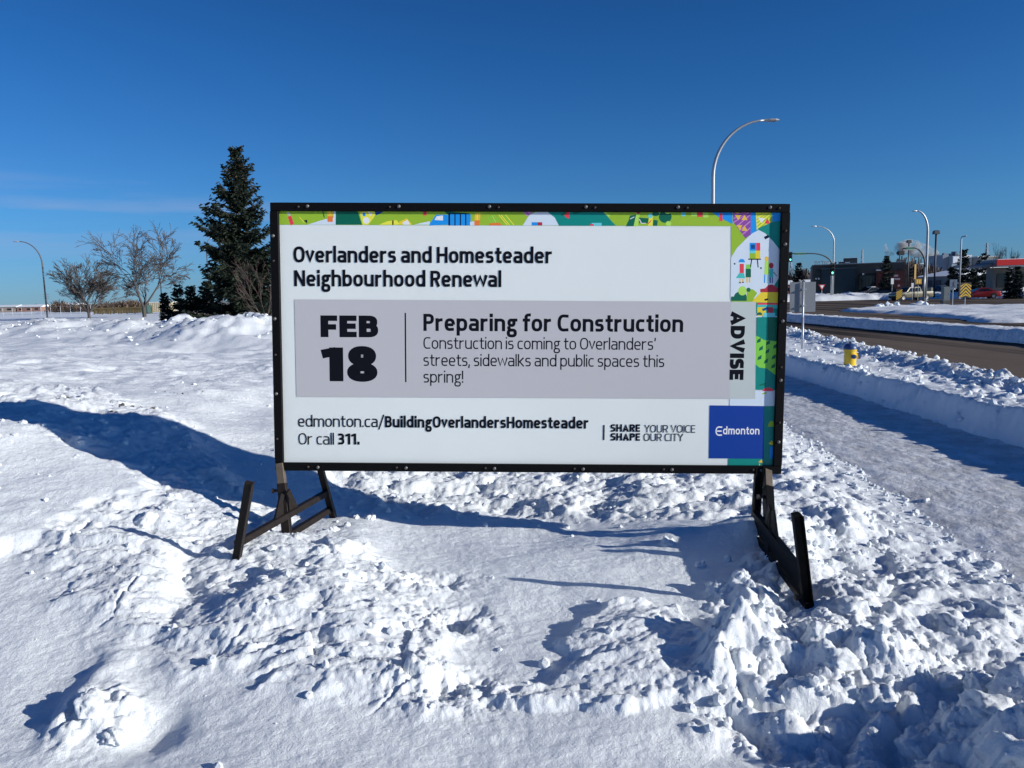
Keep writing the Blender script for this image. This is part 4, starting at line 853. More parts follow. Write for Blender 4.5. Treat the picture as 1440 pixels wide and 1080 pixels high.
def stroke_mesh(mb, pts, closed, w, fn, z):
    """sweeps a pen of width w (a little thinner on horizontals) along pts; fn maps glyph units to the sheet"""
    q = [pts[0]]
    for p in pts[1:]:
        if math.hypot(p[0] - q[-1][0], p[1] - q[-1][1]) > 1e-4: q.append(p)
    if closed and math.hypot(q[0][0] - q[-1][0], q[0][1] - q[-1][1]) < 1e-4: q.pop()
    n = len(q); ring = []
    for i in range(n):
        a = q[i - 1] if (i or closed) else None
        b = q[(i + 1) % n] if (i < n - 1 or closed) else None
        def d(u, v):
            l = math.hypot(v[0] - u[0], v[1] - u[1]); return ((v[0] - u[0]) / l, (v[1] - u[1]) / l)
        d1 = d(a, q[i]) if a else None; d2 = d(q[i], b) if b else None
        if not d1: d1 = d2
        if not d2: d2 = d1
        tx, ty = d1[0] + d2[0], d1[1] + d2[1]; l = math.hypot(tx, ty) or 1; tx /= l; ty /= l
        cosm = max(.7, tx * d1[0] + ty * d1[1])
        hw = .5 * w * math.hypot(ty, PEN * tx) / cosm * (1.13 if n in (3, 5) and not closed else 1)
        ring.append(((q[i][0] - ty * hw, q[i][1] + tx * hw), (q[i][0] + ty * hw, q[i][1] - tx * hw)))
    m = n if closed else n - 1
    base = len(mb.v)
    for l, r in ring: mb.v.append(fn(l[0], l[1], z)); mb.v.append(fn(r[0], r[1], z))
    for i in range(m):
        j = (i + 1) % n
        mb.f.append((base + 2 * i, base + 2 * i + 1, base + 2 * j + 1, base + 2 * j)); mb.m.append(mb.cur)
def letter(mb, s, w, x0, y0, width, cap, z, track=.098, rot=False):
    """string s, pen w, from (x0, y0) on the sheet, total width and cap height in metres; rot: reads downwards"""
    st, W = text_strokes(s, w, track)
    sx = width / W
    # keep the pen even after stretching
    for k, (pts, closed) in enumerate(st):
        if rot: fn = lambda a, b, zz: (x0 + b * cap, -zz, y0 - a * sx)
        else: fn = lambda a, b, zz: (x0 + a * sx, -zz, y0 + b * cap)
        stroke_mesh(mb, pts, closed, w, fn, z + .00002 * (k % 5))

TY = PY - .0013
for s_, pen, x, z, wdt, cap in LINES:
    mb = MB(); PEN = .70 if pen > .3 else .86
    letter(mb, s_, pen, x, z, wdt, cap, -TY)
    mb.build('printed_line', ink['blk'], SIGN, fix=False)
PEN = .90
mb = MB(); letter(mb, 'ADVISE', .30, 1.2346 , .1772, .418, .0860, -TY, .045, rot=True); mb.build('printed_word', ink['blk'], SIGN, fix=False)
for (x0, z0, x1, z1, w) in ((-.7533, .1596, -.7517, -.2656, .0085), (.4697, -.5241, .4733, -.6175, .0085)):
    mb = MB(); mb.box(((x0 + x1) / 2, TY, (z0 + z1) / 2), (w, .0002, abs(z1 - z0))); mb.build('printed_rule', ink['blk'], SIGN)
PEN = .95
mb = MB()
lz0 = -.5805; st, Wd = text_strokes('dmonton', .18, .12); sx = .224 / Wd
for k, (pts, closed) in enumerate(st): stroke_mesh(mb, pts, closed, .18, lambda a, b, zz: (1.2045 + a * sx, -zz, lz0 + .003 + b * .0485), -TY + .00002 * (k % 5))
# the rounded capital of the logo: an open bowl and a middle bar
def logo_fn(a, b, zz): return (1.1575 + a * .044, -zz, lz0 - .006 + b * .058)
stroke_mesh(mb, [(.95, .93)] + sup(.55, .5, .45, .44, 72, 288, 20, 2.2) + [(.95, .07)], False, .16, logo_fn, -TY)
stroke_mesh(mb, [(.22, .5), (.88, .5)], False, .15, logo_fn, -TY + .00004)
mb.build('printed_logo_word', ink['white'], SIGN, fix=False)

# stands: placed in world space, then parented to the sign
bpy.context.view_layer.update()
INV = SIGN.matrix_world.inverted()
def spart(mb, name, m, bevel=.002, parent=None):
    o = mb.build(name, m, parent or SIGN, bevel=bevel); o.matrix_parent_inverse = INV if parent is None else Matrix.Identity(4); return o
SIGN_M = SIGN.matrix_world.copy()
def V_(p, q, t): return Vector(p) * (1 - t) + Vector(q) * t
M_RUSTD = mat('rust flecked black steel', (.016, .011, .009), .6, bump=.0012, scale=35, vary=.8, spec=.25)
def stand(front, rear, ftop, rtop, up_x, m, plate, zc, zup):
    f, r = Vector(front), Vector(rear); d = (r - f).normalized(); gap = .125
    mb = MB(); mb.beam(f - d * .04, r + d * .02, .036, .038); o = spart(mb, 'lower_rail', m)
    mb = MB(); mb.beam(f + Vector((0, 0, gap)) + d * .03, r + Vector((0, 0, gap)) - d * .03, .036, .038); spart(mb, 'upper_rail', m)
    if plate:
        mb = MB(); mb.beam(f + Vector((0, 0, gap / 2)) + d * .03, r + Vector((0, 0, gap / 2)) - d * .03, .012, gap - .052, up=(0, 0, 1)); mb2 = MB()
        a, b = f + d * .03, r - d * .03; n = d.cross(Vector((0, 0, 1))) * .006
        P = [a + Vector((0, 0, .026)), b + Vector((0, 0, .026)), b + Vector((0, 0, gap - .024)), a + Vector((0, 0, gap - .024))]
        mb2.add([p + n for p in P] + [p - n for p in P], [(0, 1, 2, 3), (7, 6, 5, 4), (0, 4, 5, 1), (1, 5, 6, 2), (2, 6, 7, 3), (3, 7, 4, 0)]); spart(mb2, 'web_plate', m, 0)
    for base, top in ((f, Vector(ftop)), (r, Vector(rtop))):
        mb = MB(); dn = (base - top).normalized(); mb.beam(base + dn * .10, top, .036, .034, up=(0, 1, 0)); o = spart(mb, 'post', m)
        # angle-iron flange along the post
        mb = MB(); mb.beam(base + dn * .08 + Vector((.023, -.010, 0)), top + Vector((.023, -.010, -.005)), .005, .046, up=(0, 1, 0)); spart(mb, 'post_flange', m, 0)
    # upright: sleeve, inner tube, gussets
    c = V_(f, r, zc); up = Vector((up_x, 4.70, zup))
    mb = MB(); mb.beam(c + Vector((0, 0, -.02)), V_(c, up, .72), .052, .052, up=(0, 1, 0)); spart(mb, 'upright_sleeve', m)
    mb = MB(); mb.beam(V_(c, up, .70), up, .045, .045, up=(0, 1, 0)); spart(mb, 'upright_tube', M_TAN)
    for s in (-1, 1):
        a = c + d * s * .03 + Vector((0, 0, .27)); b = c + d * s * .09 + Vector((0, 0, gap + .0)); e = c + d * s * .03 + Vector((0, 0, gap)); n = d.cross(Vector((0, 0, 1))) * .005
        mb = MB(); P = [a, b, e]; mb.add([p + n for p in P] + [p - n for p in P], [(0, 1, 2), (5, 4, 3), (0, 3, 4, 1), (1, 4, 5, 2), (2, 5, 3, 0)]); spart(mb, 'gusset', m, 0)
        mb = MB(); mb.beam(a, b + d * s * .03 - Vector((0, 0, .02)), .04, .012, up=d.cross(Vector((0, 0, 1)))); spart(mb, 'gusset_flange', m, 0)
    for p, k in ((V_(c, up, .62), -.055), (f + Vector((0, 0, .03)), -.045)):
        mb = MB(); mb.tube([p, p + Vector((k, 0, .0))], .010, 8); mb.tube([p + Vector((k, 0, 0)), p + Vector((k - .012, 0, 0))], .016, 6); spart(mb, 'locking_bolt', M_RUST, 0)
stand((*(-1.551, 4.089), .15), (*(-1.245, 5.062), .20), (-1.392, 3.95, 0.664), (-1.29, 5, 0.513), -1.455, M_RUSTD, False, .5, .60)
stand((*(1.413, 3.611), .07), (*(1.453, 4.557), .13), (1.312, 3.5, 0.555), (1.508, 4.66, 0.517), 1.575, M_BLACK, True, .62, .52)

# ---------------------------------------------------------------- street lights, signals, signs
M_GALVD = mat('weathered dark galvanised steel', (.11, .115, .12), .6, metal=.3)
def arc_path(h, reach, rise, dirv, n=14, p=1.0):
    P = [Vector((0, 0, 0)), Vector((0, 0, h * .5)), Vector((0, 0, h))]
    for i in range(1, n + 1):
        a = math.pi / 2 * i / n; P.append(Vector((0, 0, h)) + Vector(dirv) * reach * (1 - math.cos(a)) + Vector((0, 0, rise * math.sin(a))))
    return P
def lamp(name, label, base, h, reach, rise, dirv, r0, r1, group, m=None, head=.65, hh=.11):
    m = m or M_GALV; t = thing(name, label, 'street light', base, 0, group); dv = Vector(dirv).normalized()
    P = arc_path(h, reach, rise, dv); mb = MB(); L = len(P) - 1
    mb.tube(P, [r0 + (r1 - r0) * min(1, i / L) for i in range(L + 1)], 10); o = mb.build('pole', m, t, smooth=True)
    mb = MB(); mb.lathe([(r0 * 2.1, 0), (r0 * 2.1, .03), (r0 * 1.3, .05), (r0 * 1.2, .25)], 10); mb.build('base_flange', m, t)
    e = P[-1]; mb = MB(); w = dv.cross(Vector((0, 0, 1)))
    prof = ((-.02, .05, .045), (.15, .07, .055), (.4, .12, .06), (.75, .13, .055), (1.0, .07, .03)); b = len(mb.v); vs_ = []; fs = []
    for u, wd, ht in prof:
        c = e + dv * head * u
        for a, z in ((-1, -.4), (-.75, 1), (.75, 1), (1, -.4), (.6, -1), (-.6, -1)): vs_.append(c + w * wd * a * head / .65 + Vector((0, 0, ht * z * head / .65 * hh / .11)))
    for i in range(len(prof) - 1):
        for k in range(6): q = (k + 1) % 6; fs.append((i * 6 + k, i * 6 + q, (i + 1) * 6 + q, (i + 1) * 6 + k))
    fs += [(5, 4, 3, 2, 1, 0), tuple(24 + k for k in range(6))]; mb.add(vs_, fs); hd = mb.build('lamp_head', mat('lamp head grey', (.30, .31, .33), .45, .3), t)
    mb = MB(); mb.box(e + dv * head * .6 - Vector((0, 0, .06 * head / .65)), (.2 * head, .2 * head, .02)); mb.build('lamp_lens', mat('lamp glass', (.25, .27, .28), .1), hd)
    return t
lamp('street_light', 'tall galvanised street light whose curved arm rises over the top of the notice sign', (9.75, 37.2, -.1), 7.0, 2.45, 2.6, (1, .05, 0), .095, .045, 'curved arm street lights', head=.68)
lamp('street_light', 'leftmost street light, thin curved pole standing in the snow left of the two bare trees', (-59.9, 100, .1), 7.0, 2.3, 2.9, (-.9, -.3, 0), .10, .05, 'curved arm street lights', M_GALVD, head=.7)
lamp('street_light', 'street light half hidden by the left side of the big spruce', (-42.6, 110, 0), 9.0, .8, 1.7, (.4, .6, 0), .09, .045, 'curved arm street lights', M_GALVD, head=.7)
lamp('street_light', 'pale street light nearest the grey roadside cabinet, curving left above the traffic signal', (*(38.722, 72, 0.028)[:2], .15), 6.35, 1.1, 1.9, (-1, -.1, 0), .12, .05, 'curved arm street lights', head=.5)
lamp('street_light', 'street light in front of the brown building, its arm reaching left over a green signal', (*(45.123, 108, 0.161)[:2], .15), 7.7, 2.55, 2.2, (-1, -.1, 0), .11, .05, 'curved arm street lights', head=.75)
lamp('street_light', 'slim street light seen end on beside the chevron board', (*(45.346, 78, 0.311)[:2], .15), 5.9, .15, .3, (.2, -1, 0), .08, .04, 'curved arm street lights', head=.5)
def lot_light(label, px, base, top, w, hh):
    t = thing('parking_lot_light', label, 'lamp post', base, 0, 'dark box lamps over the parking lot')
    mb = MB(); mb.tube([(0, 0, 0), (0, 0, top)], w, 8); mb.build('pole', M_DARKM, t, smooth=True)
    mb = MB(); mb.box((0, 0, top + hh / 2), (hh * 1.7, hh * 1.3, hh), taper=.85); mb.box((0, 0, top + hh * 1.04), (hh * .9, hh * .9, hh * .1)); mb.build('lamp_box', M_DARKM, t, bevel=.02)
lot_light('dark parking lot lamp post with a box head, right of the tall pale street light', 0, (*(52.132, 95, 0.977)[:2], 0), 7.75, .11, .42)
lot_light('dark parking lot lamp post behind the hanging traffic signal', 0, (*(56.565, 110, 0.974)[:2], 0), 7.6, .08, .36)

M_SIGNALB = mat('signal black', (.010, .011, .012), .5); M_SIGNALY = mat('signal yellow', (.52, .27, .02), .5)
M_GREEN_ON = mat('lit green lens', (.05, .5, .3), .3, emit=((.15, 1.0, .62), 3.0)); M_LENS = mat('dark lens', (.03, .02, .02), .2)
M_STREETG = mat('street sign green', (.02, .16, .10), .5); M_WHITE = mat('white paint', (.78, .80, .82), .5)
def signal_head(parent, c, sc=1., face=(0, -1, 0), lit=False, m=None, rotz=0):
    m = m or M_SIGNALB; rt = Matrix.Rotation(rotz, 3, 'Z')
    mb = MB(); mb.box(c, (.34 * sc, .22 * sc, 1.05 * sc), rt); mb.box(Vector(c) + rt @ Vector((0, -.125 * sc, 0)), (.52 * sc, .02, 1.22 * sc), rt)
    h = mb.build('signal_head', m, parent, bevel=.01)
    for k, z in enumerate((.33, 0, -.33)):
        q = MB(); ctr = Vector(c) + rt @ Vector((0, -.14 * sc, z * sc))
        q.lathe([(.12 * sc, -.01), (.12 * sc, -.02), (.08 * sc, -.05)], 10, ctr, 'y'); q.build('lens', M_GREEN_ON if (lit and k == 2) else M_LENS, h)
        q = MB(); q.lathe([(.135 * sc, 0), (.135 * sc, -.16 * sc), (.130 * sc, -.16 * sc), (.130 * sc, 0)], 10, ctr + Vector((0, -.012, 0)), 'y'); q.build('visor', m, h)
def name_plate(t, c, w, h):
    mb = MB(); mb.box(c, (w, .03, h)); pl = mb.build('street_name_plate', M_STREETG, t)
    mb = MB(); mb.box((c[0], c[1] - .018, c[2] + h / 2 - .02), (w - .04, .004, .02)); mb.box((c[0], c[1] - .018, c[2] - h / 2 + .02), (w - .04, .004, .02)); mb.build('plate_edge', M_WHITE, pl)
# signal with green light: pole, arm to the left
bx_, by_ = (43.26, 104, 0.219)[:2]
t = thing('traffic_signal', 'traffic signal with lit green lights and a long arm carrying a green name plate', 'traffic signal', (bx_, by_, .05), 0, 'traffic signals on mast arms')
mb = MB(); mb.tube([(0, 0, 0), (0, 0, 3.2), (0, 0, 4.9)], [.14, .13, .12], 10); mb.build('pole', M_GALV, t, smooth=True)
mb = MB(); P = [(0, 0, 4.6)] + [(-2.9 * (1 - math.cos(a)), 0, 4.5 + 1.65 * math.sin(a)) for a in [math.pi / 2 * i / 8 for i in range(1, 9)]] + [(-6.0, 0, 6.22)]; mb.tube(P, [.10] * 5 + [.08] * 4 + [.06], 8); mb.build('mast_arm', mat('painted arm grey', (.06, .08, .09), .5), t, smooth=True)
signal_head(t, (-.15, -.28, 3.95), 1.35, lit=True); signal_head(t, (-5.75, -.2, 5.75), 1.1, lit=True)
name_plate(t, (-4.35, -.12, 6.15), 1.55, .34)
# signal on the near island
bx_, by_ = (38.084, 71, 0.117)[:2]
t = thing('traffic_signal', 'traffic signal seen from behind, its dark head hanging left of the tall pale street light', 'traffic signal', (bx_, by_, -.15), 0, 'traffic signals on mast arms')
mb = MB(); mb.tube([(-.05, 0, 0), (-.05, 0, 3.4)], [.10, .09], 10); mb.build('pole', M_GALV, t, smooth=True)
mb = MB(); P = [(-.05, 0, 3.3)] + [(-.05 - 1.1 * (1 - math.cos(a)), 0, 3.6 + 1.55 * math.sin(a)) for a in [math.pi / 2 * i / 8 for i in range(1, 9)]] + [(-2.1, 0, 5.12)]; mb.tube(P, [.08] * 6 + [.055] * 4, 8); mb.build('mast_arm', mat('painted arm grey', (.06, .08, .09), .5), t, smooth=True)
mb = MB(); mb.box((-2.28, 0, 4.72), (.55, .3, .38)); mb.box((-2.55, 0, 4.74), (.22, .2, .22)); mb.box((-2.15, 0, 4.98), (.07, .07, .3)); mb.build('signal_head', M_SIGNALB, t, bevel=.02)
name_plate(t, (-1.55, -.1, 5.13), .62, .27)
bx_, by_ = (42.879, 82, 0.14)[:2]
t = thing('traffic_signal', 'short traffic signal with a yellow backboard, left of the tall pale street light', 'traffic signal', (bx_, by_, .05))
mb = MB(); mb.tube([(0, 0, 0), (0, 0, 3.8)], .06, 8); mb.build('pole', M_DARKM, t, smooth=True)
mb = MB(); mb.box((-.04, -.16, 3.0), (.20, .06, 1.55)); mb.build('yellow_backboard', mat('signal yellow side', (.75, .48, .16), .5), t, bevel=.01)
signal_head(t, (-.36, 0, 2.95), 1.0, m=M_SIGNALB); signal_head(t, (.18, .1, 2.9), .8, m=M_SIGNALB)
t = thing('warning_sign', 'small amber warning board below the short traffic signal', 'road sign', (*(42.239, 80, 0.166)[:2], .05))
mb = MB(); mb.tube([(0, 0, 0), (0, 0, 1.6)], .03, 6); mb.build('post', M_GALV, t)
mb = MB(); mb.box((0, -.04, 1.95), (.66, .04, .55)); mb.build('board', M_SIGNALY, t, bevel=.01)
for dx in (-.13, .10):
    mb = MB(); mb.box((dx, -.065, 1.95), (.15, .01, .36)); mb.build('board_marking', mat('amber light', (.85, .58, .16), .4), t)
t = thing('road_sign', 'small white rectangular sign left of the amber warning board', 'road sign', (*(43.732, 84, 0.11)[:2], .05))
mb = MB(); mb.tube([(0, 0, 0), (0, 0, 1.5)], .03, 6); mb.build('post', M_GALV, t)
mb = MB(); mb.box((0, -.03, 1.55), (.27, .03, .55)); mb.build('board', M_WHITE, t)
t = thing('road_sign', 'white rectangular sign on a thin post in front of the spruce by the brown building', 'road sign', (*(47.448, 96, 0.224)[:2], .45))
mb = MB(); mb.tube([(0, 0, 0), (0, 0, 1.9)], .03, 6); mb.build('post', M_GALV, t)
mb = MB(); mb.box((0, -.03, 1.75), (.34, .03, .72)); mb.build('board', M_WHITE, t)
t = thing('yield_sign', 'red and white triangular yield sign in front of the brown building', 'road sign', (*(41.962, 104, 0.442)[:2], .1))
mb = MB(); mb.tube([(0, 0, 0), (0, 0, 1.5)], .035, 6); mb.build('post', M_GALV, t)
mb = MB(); mb.add([(-.46, -.04, 1.95), (.46, -.04, 1.95), (0, -.04, 1.15), (-.46, 0, 1.95), (.46, 0, 1.95), (0, 0, 1.15)], [(0, 2, 1), (3, 4, 5), (0, 1, 4, 3), (1, 2, 5, 4), (2, 0, 3, 5)]); mb.build('board', mat('sign red', (.45, .04, .05), .5), t)
mb = MB(); mb.add([(-.26, -.046, 1.84), (.26, -.046, 1.84), (0, -.046, 1.38)], [(0, 2, 1)]); mb.build('board_centre', M_WHITE, t)
# big blank back of a road sign
t = thing('road_sign', 'blank grey back of a square road sign beside the right edge of the notice sign', 'road sign', (*(6.347, 16.77), .28))
mb = MB(); mb.tube([(0, -.05, -.2), (0, -.05, 1.46)], .021, 8); mb.tube([(0, -.05, -.2), (0, -.05, .7)], .026, 8); mb.build('post', mat('pale post steel', (.50, .52, .54), .4, .4), t, smooth=True)
mb = MB(); mb.box((.005, 0, 1.13), (.56, .012, .65)); mb.build('board', mat('bare aluminium sign back', (.20, .215, .235), .5, .3, vary=.1, scale=3), t, bevel=.004)
for z in (.95, 1.3):
    mb = MB(); mb.box((0, -.012, z), (.16, .012, .03)); mb.box((0, -.055, z), (.07, .07, .028)); mb.build('clamp', M_GALV, t)
# chevron boards
M_CY = mat('chevron yellow', (.62, .38, .02), .5)
def chevron(label, base, w, h, z0, diag=False, rz=0):
    t = thing('chevron_board', label, 'road sign', base, rz, 'black and yellow hazard boards'); zc = z0 + h / 2
    mb = MB(); mb.tube([(0, .04, 0), (0, .04, z0 + h * .8)], .03, 6); mb.build('post', M_GALV, t)
    mb = MB(); mb.box((0, 0, zc), (w, .02, h)); mb.build('board', M_SIGNALB, t)
    n = 4 if not diag else 5; th = h / 8.6; st_ = h / (n + .4)
    for i in range(n + (0 if diag else 1)):
        q = MB()
        if diag:
            z = z0 - h * .12 + i * st_; P = []
            pts = [(-w / 2, z), (w / 2, z + w * .9), (w / 2, z + w * .9 + th), (-w / 2, z + th)]
        else:
            z = z0 - h * .22 + i * st_; pts = [(-w / 2, z), (0, z + w * .52), (w / 2, z), (w / 2, z + th), (0, z + w * .52 + th), (-w / 2, z + th)]
        lo, hi = z0 + .01, z0 + h - .01; pts = [(x, min(max(zz, lo), hi)) for x, zz in pts]
        if max(p[1] for p in pts) - min(p[1] for p in pts) < .05: continue
        if diag: q.add([(x, -.014, zz) for x, zz in pts], [(0, 1, 2, 3)])
        else: q.add([(x, -.014, zz) for x, zz in pts], [(0, 1, 4, 5), (1, 2, 3, 4)])
        q.build('stripe', M_CY, t, fix=False)
chevron('black and yellow board with upward chevrons standing before the red car', (*(34.205, 58, -0.115)[:2], -.12), .80, 1.12, .72)
chevron('black and yellow board with slanting stripes covering the nose of the beige pickup', (*(36.269, 72, -0.043)[:2], 0), .55, 1.05, .25, True)
# pedestrian sign and cabinet
t = thing('pedestrian_sign', 'blue grey crosswalk sign with a dark walking figure beside the roadside cabinet', 'road sign', (*(32.692, 57, -0.01)[:2], -.02))
mb = MB(); mb.tube([(0, .03, 0), (0, .03, 1.9)], .03, 6); mb.build('post', M_GALV, t)
mb = MB(); mb.box((0, 0, 1.65), (.55, .02, .68)); mb.build('board', mat('crosswalk blue', (.07, .11, .17), .5), t)
q = MB(); q.lathe([(.03, -.012), (.03, -.02)], 8, (.04, 0, 1.88), 'y'); q.beam((.03, -.016, 1.82), (0, -.016, 1.62), .07, .008, up=(0, 1, 0)); q.beam((0, -.018, 1.62), (-.11, -.018, 1.42), .035, .008, up=(0, 1, 0)); q.beam((0, -.020, 1.62), (.09, -.020, 1.42), .035, .008, up=(0, 1, 0)); q.beam((.03, -.022, 1.79), (-.10, -.022, 1.68), .025, .008, up=(0, 1, 0)); q.build('walking_figure', M_SIGNALB, t)
t = thing('utility_cabinet', 'grey green metal roadside cabinet on a dark plinth in the snowy island', 'cabinet', (*(33.824, 60, 0.113)[:2], .05)); t.scale = (.76, .76, 1.02)
mb = MB(); mb.box((0, 0, .12), (.70, .55, .42)); mb.build('plinth', mat('dark concrete', (.05, .055, .06), .8), t)
mb = MB(); mb.box((0, 0, .82), (.66, .5, 1.0)); b = mb.build('cabinet_body', mat('cabinet grey green', (.105, .13, .145), .5, vary=.15, scale=3), t, bevel=.01)
mb = MB(); mb.box((0, 0, 1.335), (.72, .56, .035)); mb.build('cabinet_lid', mat('cabinet lid', (.22, .24, .25), .5), t)
mb = MB(); mb.box((0, -.257, .82), (.56, .012, .86)); mb.box((.2, -.27, .82), (.03, .02, .12)); mb.build('cabinet_door', mat('cabinet grey green', (0, 0, 0)), t)

# ---------------------------------------------------------------- hydrant
hx_, hy_ = (5.633, 12.74); t = thing('fire_hydrant', 'yellow fire hydrant with a blue bonnet, half sunk in the boulevard snow', 'fire hydrant', (hx_, hy_, hz(hx_, hy_) - .15)); t.scale = (.84,) * 3
M_HY = mat('hydrant yellow', (.80, .52, .015), .4, vary=.12, scale=9, coat=.2); M_HB = mat('hydrant blue', (.035, .075, .20), .4, vary=.2, scale=9)
mb = MB(); mb.lathe([(.115, 0), (.115, .44), (.125, .45), (.125, .475), (.112, .48)], 24); mb.lathe([(.15, 0), (.15, .12), (.118, .13)], 24); b = mb.build('barrel', M_HY, t); smooth_by_angle(b)
mb = MB(); mb.lathe([(.128, .478), (.128, .50), (.115, .535), (.095, .565), (.06, .585), (.028, .592)], 24); b = mb.build('bonnet', M_HB, t); smooth_by_angle(b, 50)
mb = MB(); mb.lathe([(.024, .59), (.024, .625), (.018, .63)], 5); mb.build('operating_nut', M_HB, t)
for axis, c, k in (('y', (.0, -.115, .34), .8), ('x', (.115, .0, .34), 1.15)):
    s_ = -1 if axis == 'y' else 1
    mb = MB(); mb.lathe([(.05 * k, -.03 * s_), (.05 * k, .03 * s_)], 14, c, axis); nz_ = mb.build('nozzle', M_HY, t); smooth_by_angle(nz_)
    mb = MB(); mb.lathe([(.056 * k, .03 * s_), (.056 * k, .075 * s_), (.045 * k, .085 * s_)], 14, c, axis); mb.lathe([(.018, .085 * s_), (.018, .115 * s_)], 5, c, axis); cp = mb.build('nozzle_cap', M_HB, nz_)

# ---------------------------------------------------------------- vehicles
def loft(mb, st):
    """st: stations along x of (x, [(y, z)...] half section from bottom centre to top centre)"""
    n = len(st[0][1]); vs_ = []; fs = []
    for x, sec in st:
        for y, z in sec: vs_.append((x, y, z))
        for y, z in reversed(sec): vs_.append((x, -y, z))
    m = 2 * n
    for i in range(len(st) - 1):
        for k in range(m): q = (k + 1) % m; fs.append((i * m + k, i * m + q, (i + 1) * m + q, (i + 1) * m + k))
    fs += [tuple(range(m))[::-1], tuple((len(st) - 1) * m + k for k in range(m))]; mb.add(vs_, fs)
M_GLASS = mat('car glass', (.015, .018, .022), .08, spec=.6); M_TYRE = mat('tyre', (.02, .02, .02), .9); M_RIM = mat('alloy rim', (.45, .45, .46), .35, .7)
def vehicle(name, label, cat, base, rz, paint, kind, group=None, snowy=False):
    t = thing(name, label, cat, base, rz, group); mp = mat('paint ' + name + str(paint), paint, .30, .2, coat=.5)
    L, W = (4.6, .88) if kind == 'sedan' else (5.6, .98); wr = .32 if kind == 'sedan' else .39
    def sec(zb, zm, zt, w): return [(w * .86, zb), (w, zb + .1), (w, zm), (w * .96, zt)]
    if kind == 'sedan':
        st = [(-2.3, sec(.34, .5, .60, .66)), (-2.15, sec(.2, .6, .72, .80)), (-1.4, sec(.2, .66, .84, .87)), (-.75, sec(.2, .70, .92, .88)), (.9, sec(.2, .72, .95, .88)), (1.7, sec(.22, .72, .98, .86)), (2.15, sec(.24, .66, .95, .80)), (2.3, sec(.34, .6, .80, .70))]
        cab = [(-.85, .90, .80), (-.10, 1.40, .62), (.75, 1.42, .62), (1.65, .97, .78)]; wx_ = (-1.42, 1.38)
    else:
        st = [(-2.8, sec(.45, .7, .86, .80)), (-2.65, sec(.35, .8, 1.02, .92)), (-1.6, sec(.35, .9, 1.14, .98)), (-1.3, sec(.35, .92, 1.18, .98)), (2.6, sec(.38, .92, 1.20, .98)), (2.8, sec(.45, .9, 1.18, .95))]
        cab = [(-1.35, 1.16, .88), (-.70, 1.80, .74), (.85, 1.82, .74), (1.10, 1.20, .86)]; wx_ = (-1.85, 1.75)
    mb = MB(); loft(mb, st); b = mb.build('body', mp, t, bevel=.02); smooth_by_angle(b, 40)
    (x0, z0, w0), (x1, z1, w1), (x2, z2, w2), (x3, z3, w3) = cab
    mb = MB(); loft(mb, [(x0, [(w0, z0 - .1), (w0, z0)]), (x1, [(w0, z0 - .1), (w1, z1)]), (x2, [(w3, z0 - .1), (w2, z2)]), (x3, [(w3, z3 - .1), (w3, z3)])]); c = mb.build('cabin', mp, t, bevel=.015)
    for s in (-1, 1):       # side glass, front and rear screens, all a touch proud of the cabin
        zs = z0 + .04; k = s * 1.012
        def P(x, z):
            if x < x1: u = (x - x0) / (x1 - x0); zt = z0 + (z1 - z0) * u
            return x
        mb = MB(); y0, y1 = k * (w0 + .0), k * (w1 + .03); mid = (x1 + x2) / 2
        a = [(x0 + .28, y0, zs), (mid - .05, y0, zs), (mid - .05, y1, z1 - .09), (x1 + .06, y1, z1 - .09)]; mb.add(a, [(0, 1, 2, 3)]); mb.build('side_window', M_GLASS, t, fix=False)
        mb = MB(); a = [(mid + .05, y0, zs), (x3 - .30, y0, zs), (x2 - .02, y1, z2 - .09), (mid + .05, y1, z1 - .09)]; mb.add(a, [(0, 1, 2, 3)]); mb.build('side_window', M_GLASS, t, fix=False)
    for xa, za, wa, xb, zb, wb, o_ in ((x0, z0, w0, x1, z1, w1, -.02), (x3, z3, w3, x2, z2, w2, .02)):
        f = lambda u, s: (xa + (xb - xa) * u + o_, s * (wa + (wb - wa) * u - .08), za + (zb - za) * u + .02)
        mb = MB(); mb.add([f(.12, -1), f(.12, 1), f(.9, 1), f(.9, -1)], [(0, 1, 2, 3)]); mb.build('windscreen' if o_ < 0 else 'rear_window', M_GLASS, t, fix=False)
    for x in wx_:
        for s in (-1, 1):
            mb = MB(); mb.lathe([(wr * .6, -.11), (wr, -.10), (wr, .10), (wr * .6, .11)], 20, (x, s * (W - .10), wr), 'y'); wh = mb.build('wheel', M_TYRE, t)
            mb = MB(); mb.lathe([(wr * .62, .0), (wr * .58, s * .02), (wr * .2, s * .012)], 14, (x, s * (W + .008), wr), 'y'); mb.build('rim', M_RIM, wh)
            mb = MB(); pr = [(x + (wr + .09) * math.cos(a), (wr + .09) * math.sin(a) + wr) for a in [math.pi * i / 10 for i in range(11)]]
            mb.tube([(p, s * (W - .012), q) for p, q in pr], .028, 6); mb.build('wheel_arch', mat('arch black', (.02, .02, .02), .7), t)
    for s in (-1, 1):
        zf = .60 if kind == 'sedan' else .85; xf = L / 2 - .07
        mb = MB(); mb.box((-xf, s * (W - .26), zf), (.12, .26, .13)); mb.build('headlight', mat('headlight glass', (.6, .62, .65), .15), t, bevel=.01)
        mb = MB(); mb.box((xf, s * (W - .20), zf + .18), (.12, .2, .16)); mb.build('tail_light', mat('tail light red', (.35, .01, .01), .2), t, bevel=.01)
        mb = MB(); mb.box((x0 + .35, s * (W + .07), z0 + .03), (.12, .16, .12)); mb.build('wing_mirror', mp, t, bevel=.01)
    for s in (-1, 1): mb = MB(); mb.box((s * (L / 2 - .02), 0, .42 if kind == 'sedan' else .55), (.10, W * 1.5, .16)); mb.build('bumper', M_TYRE, t, bevel=.02)
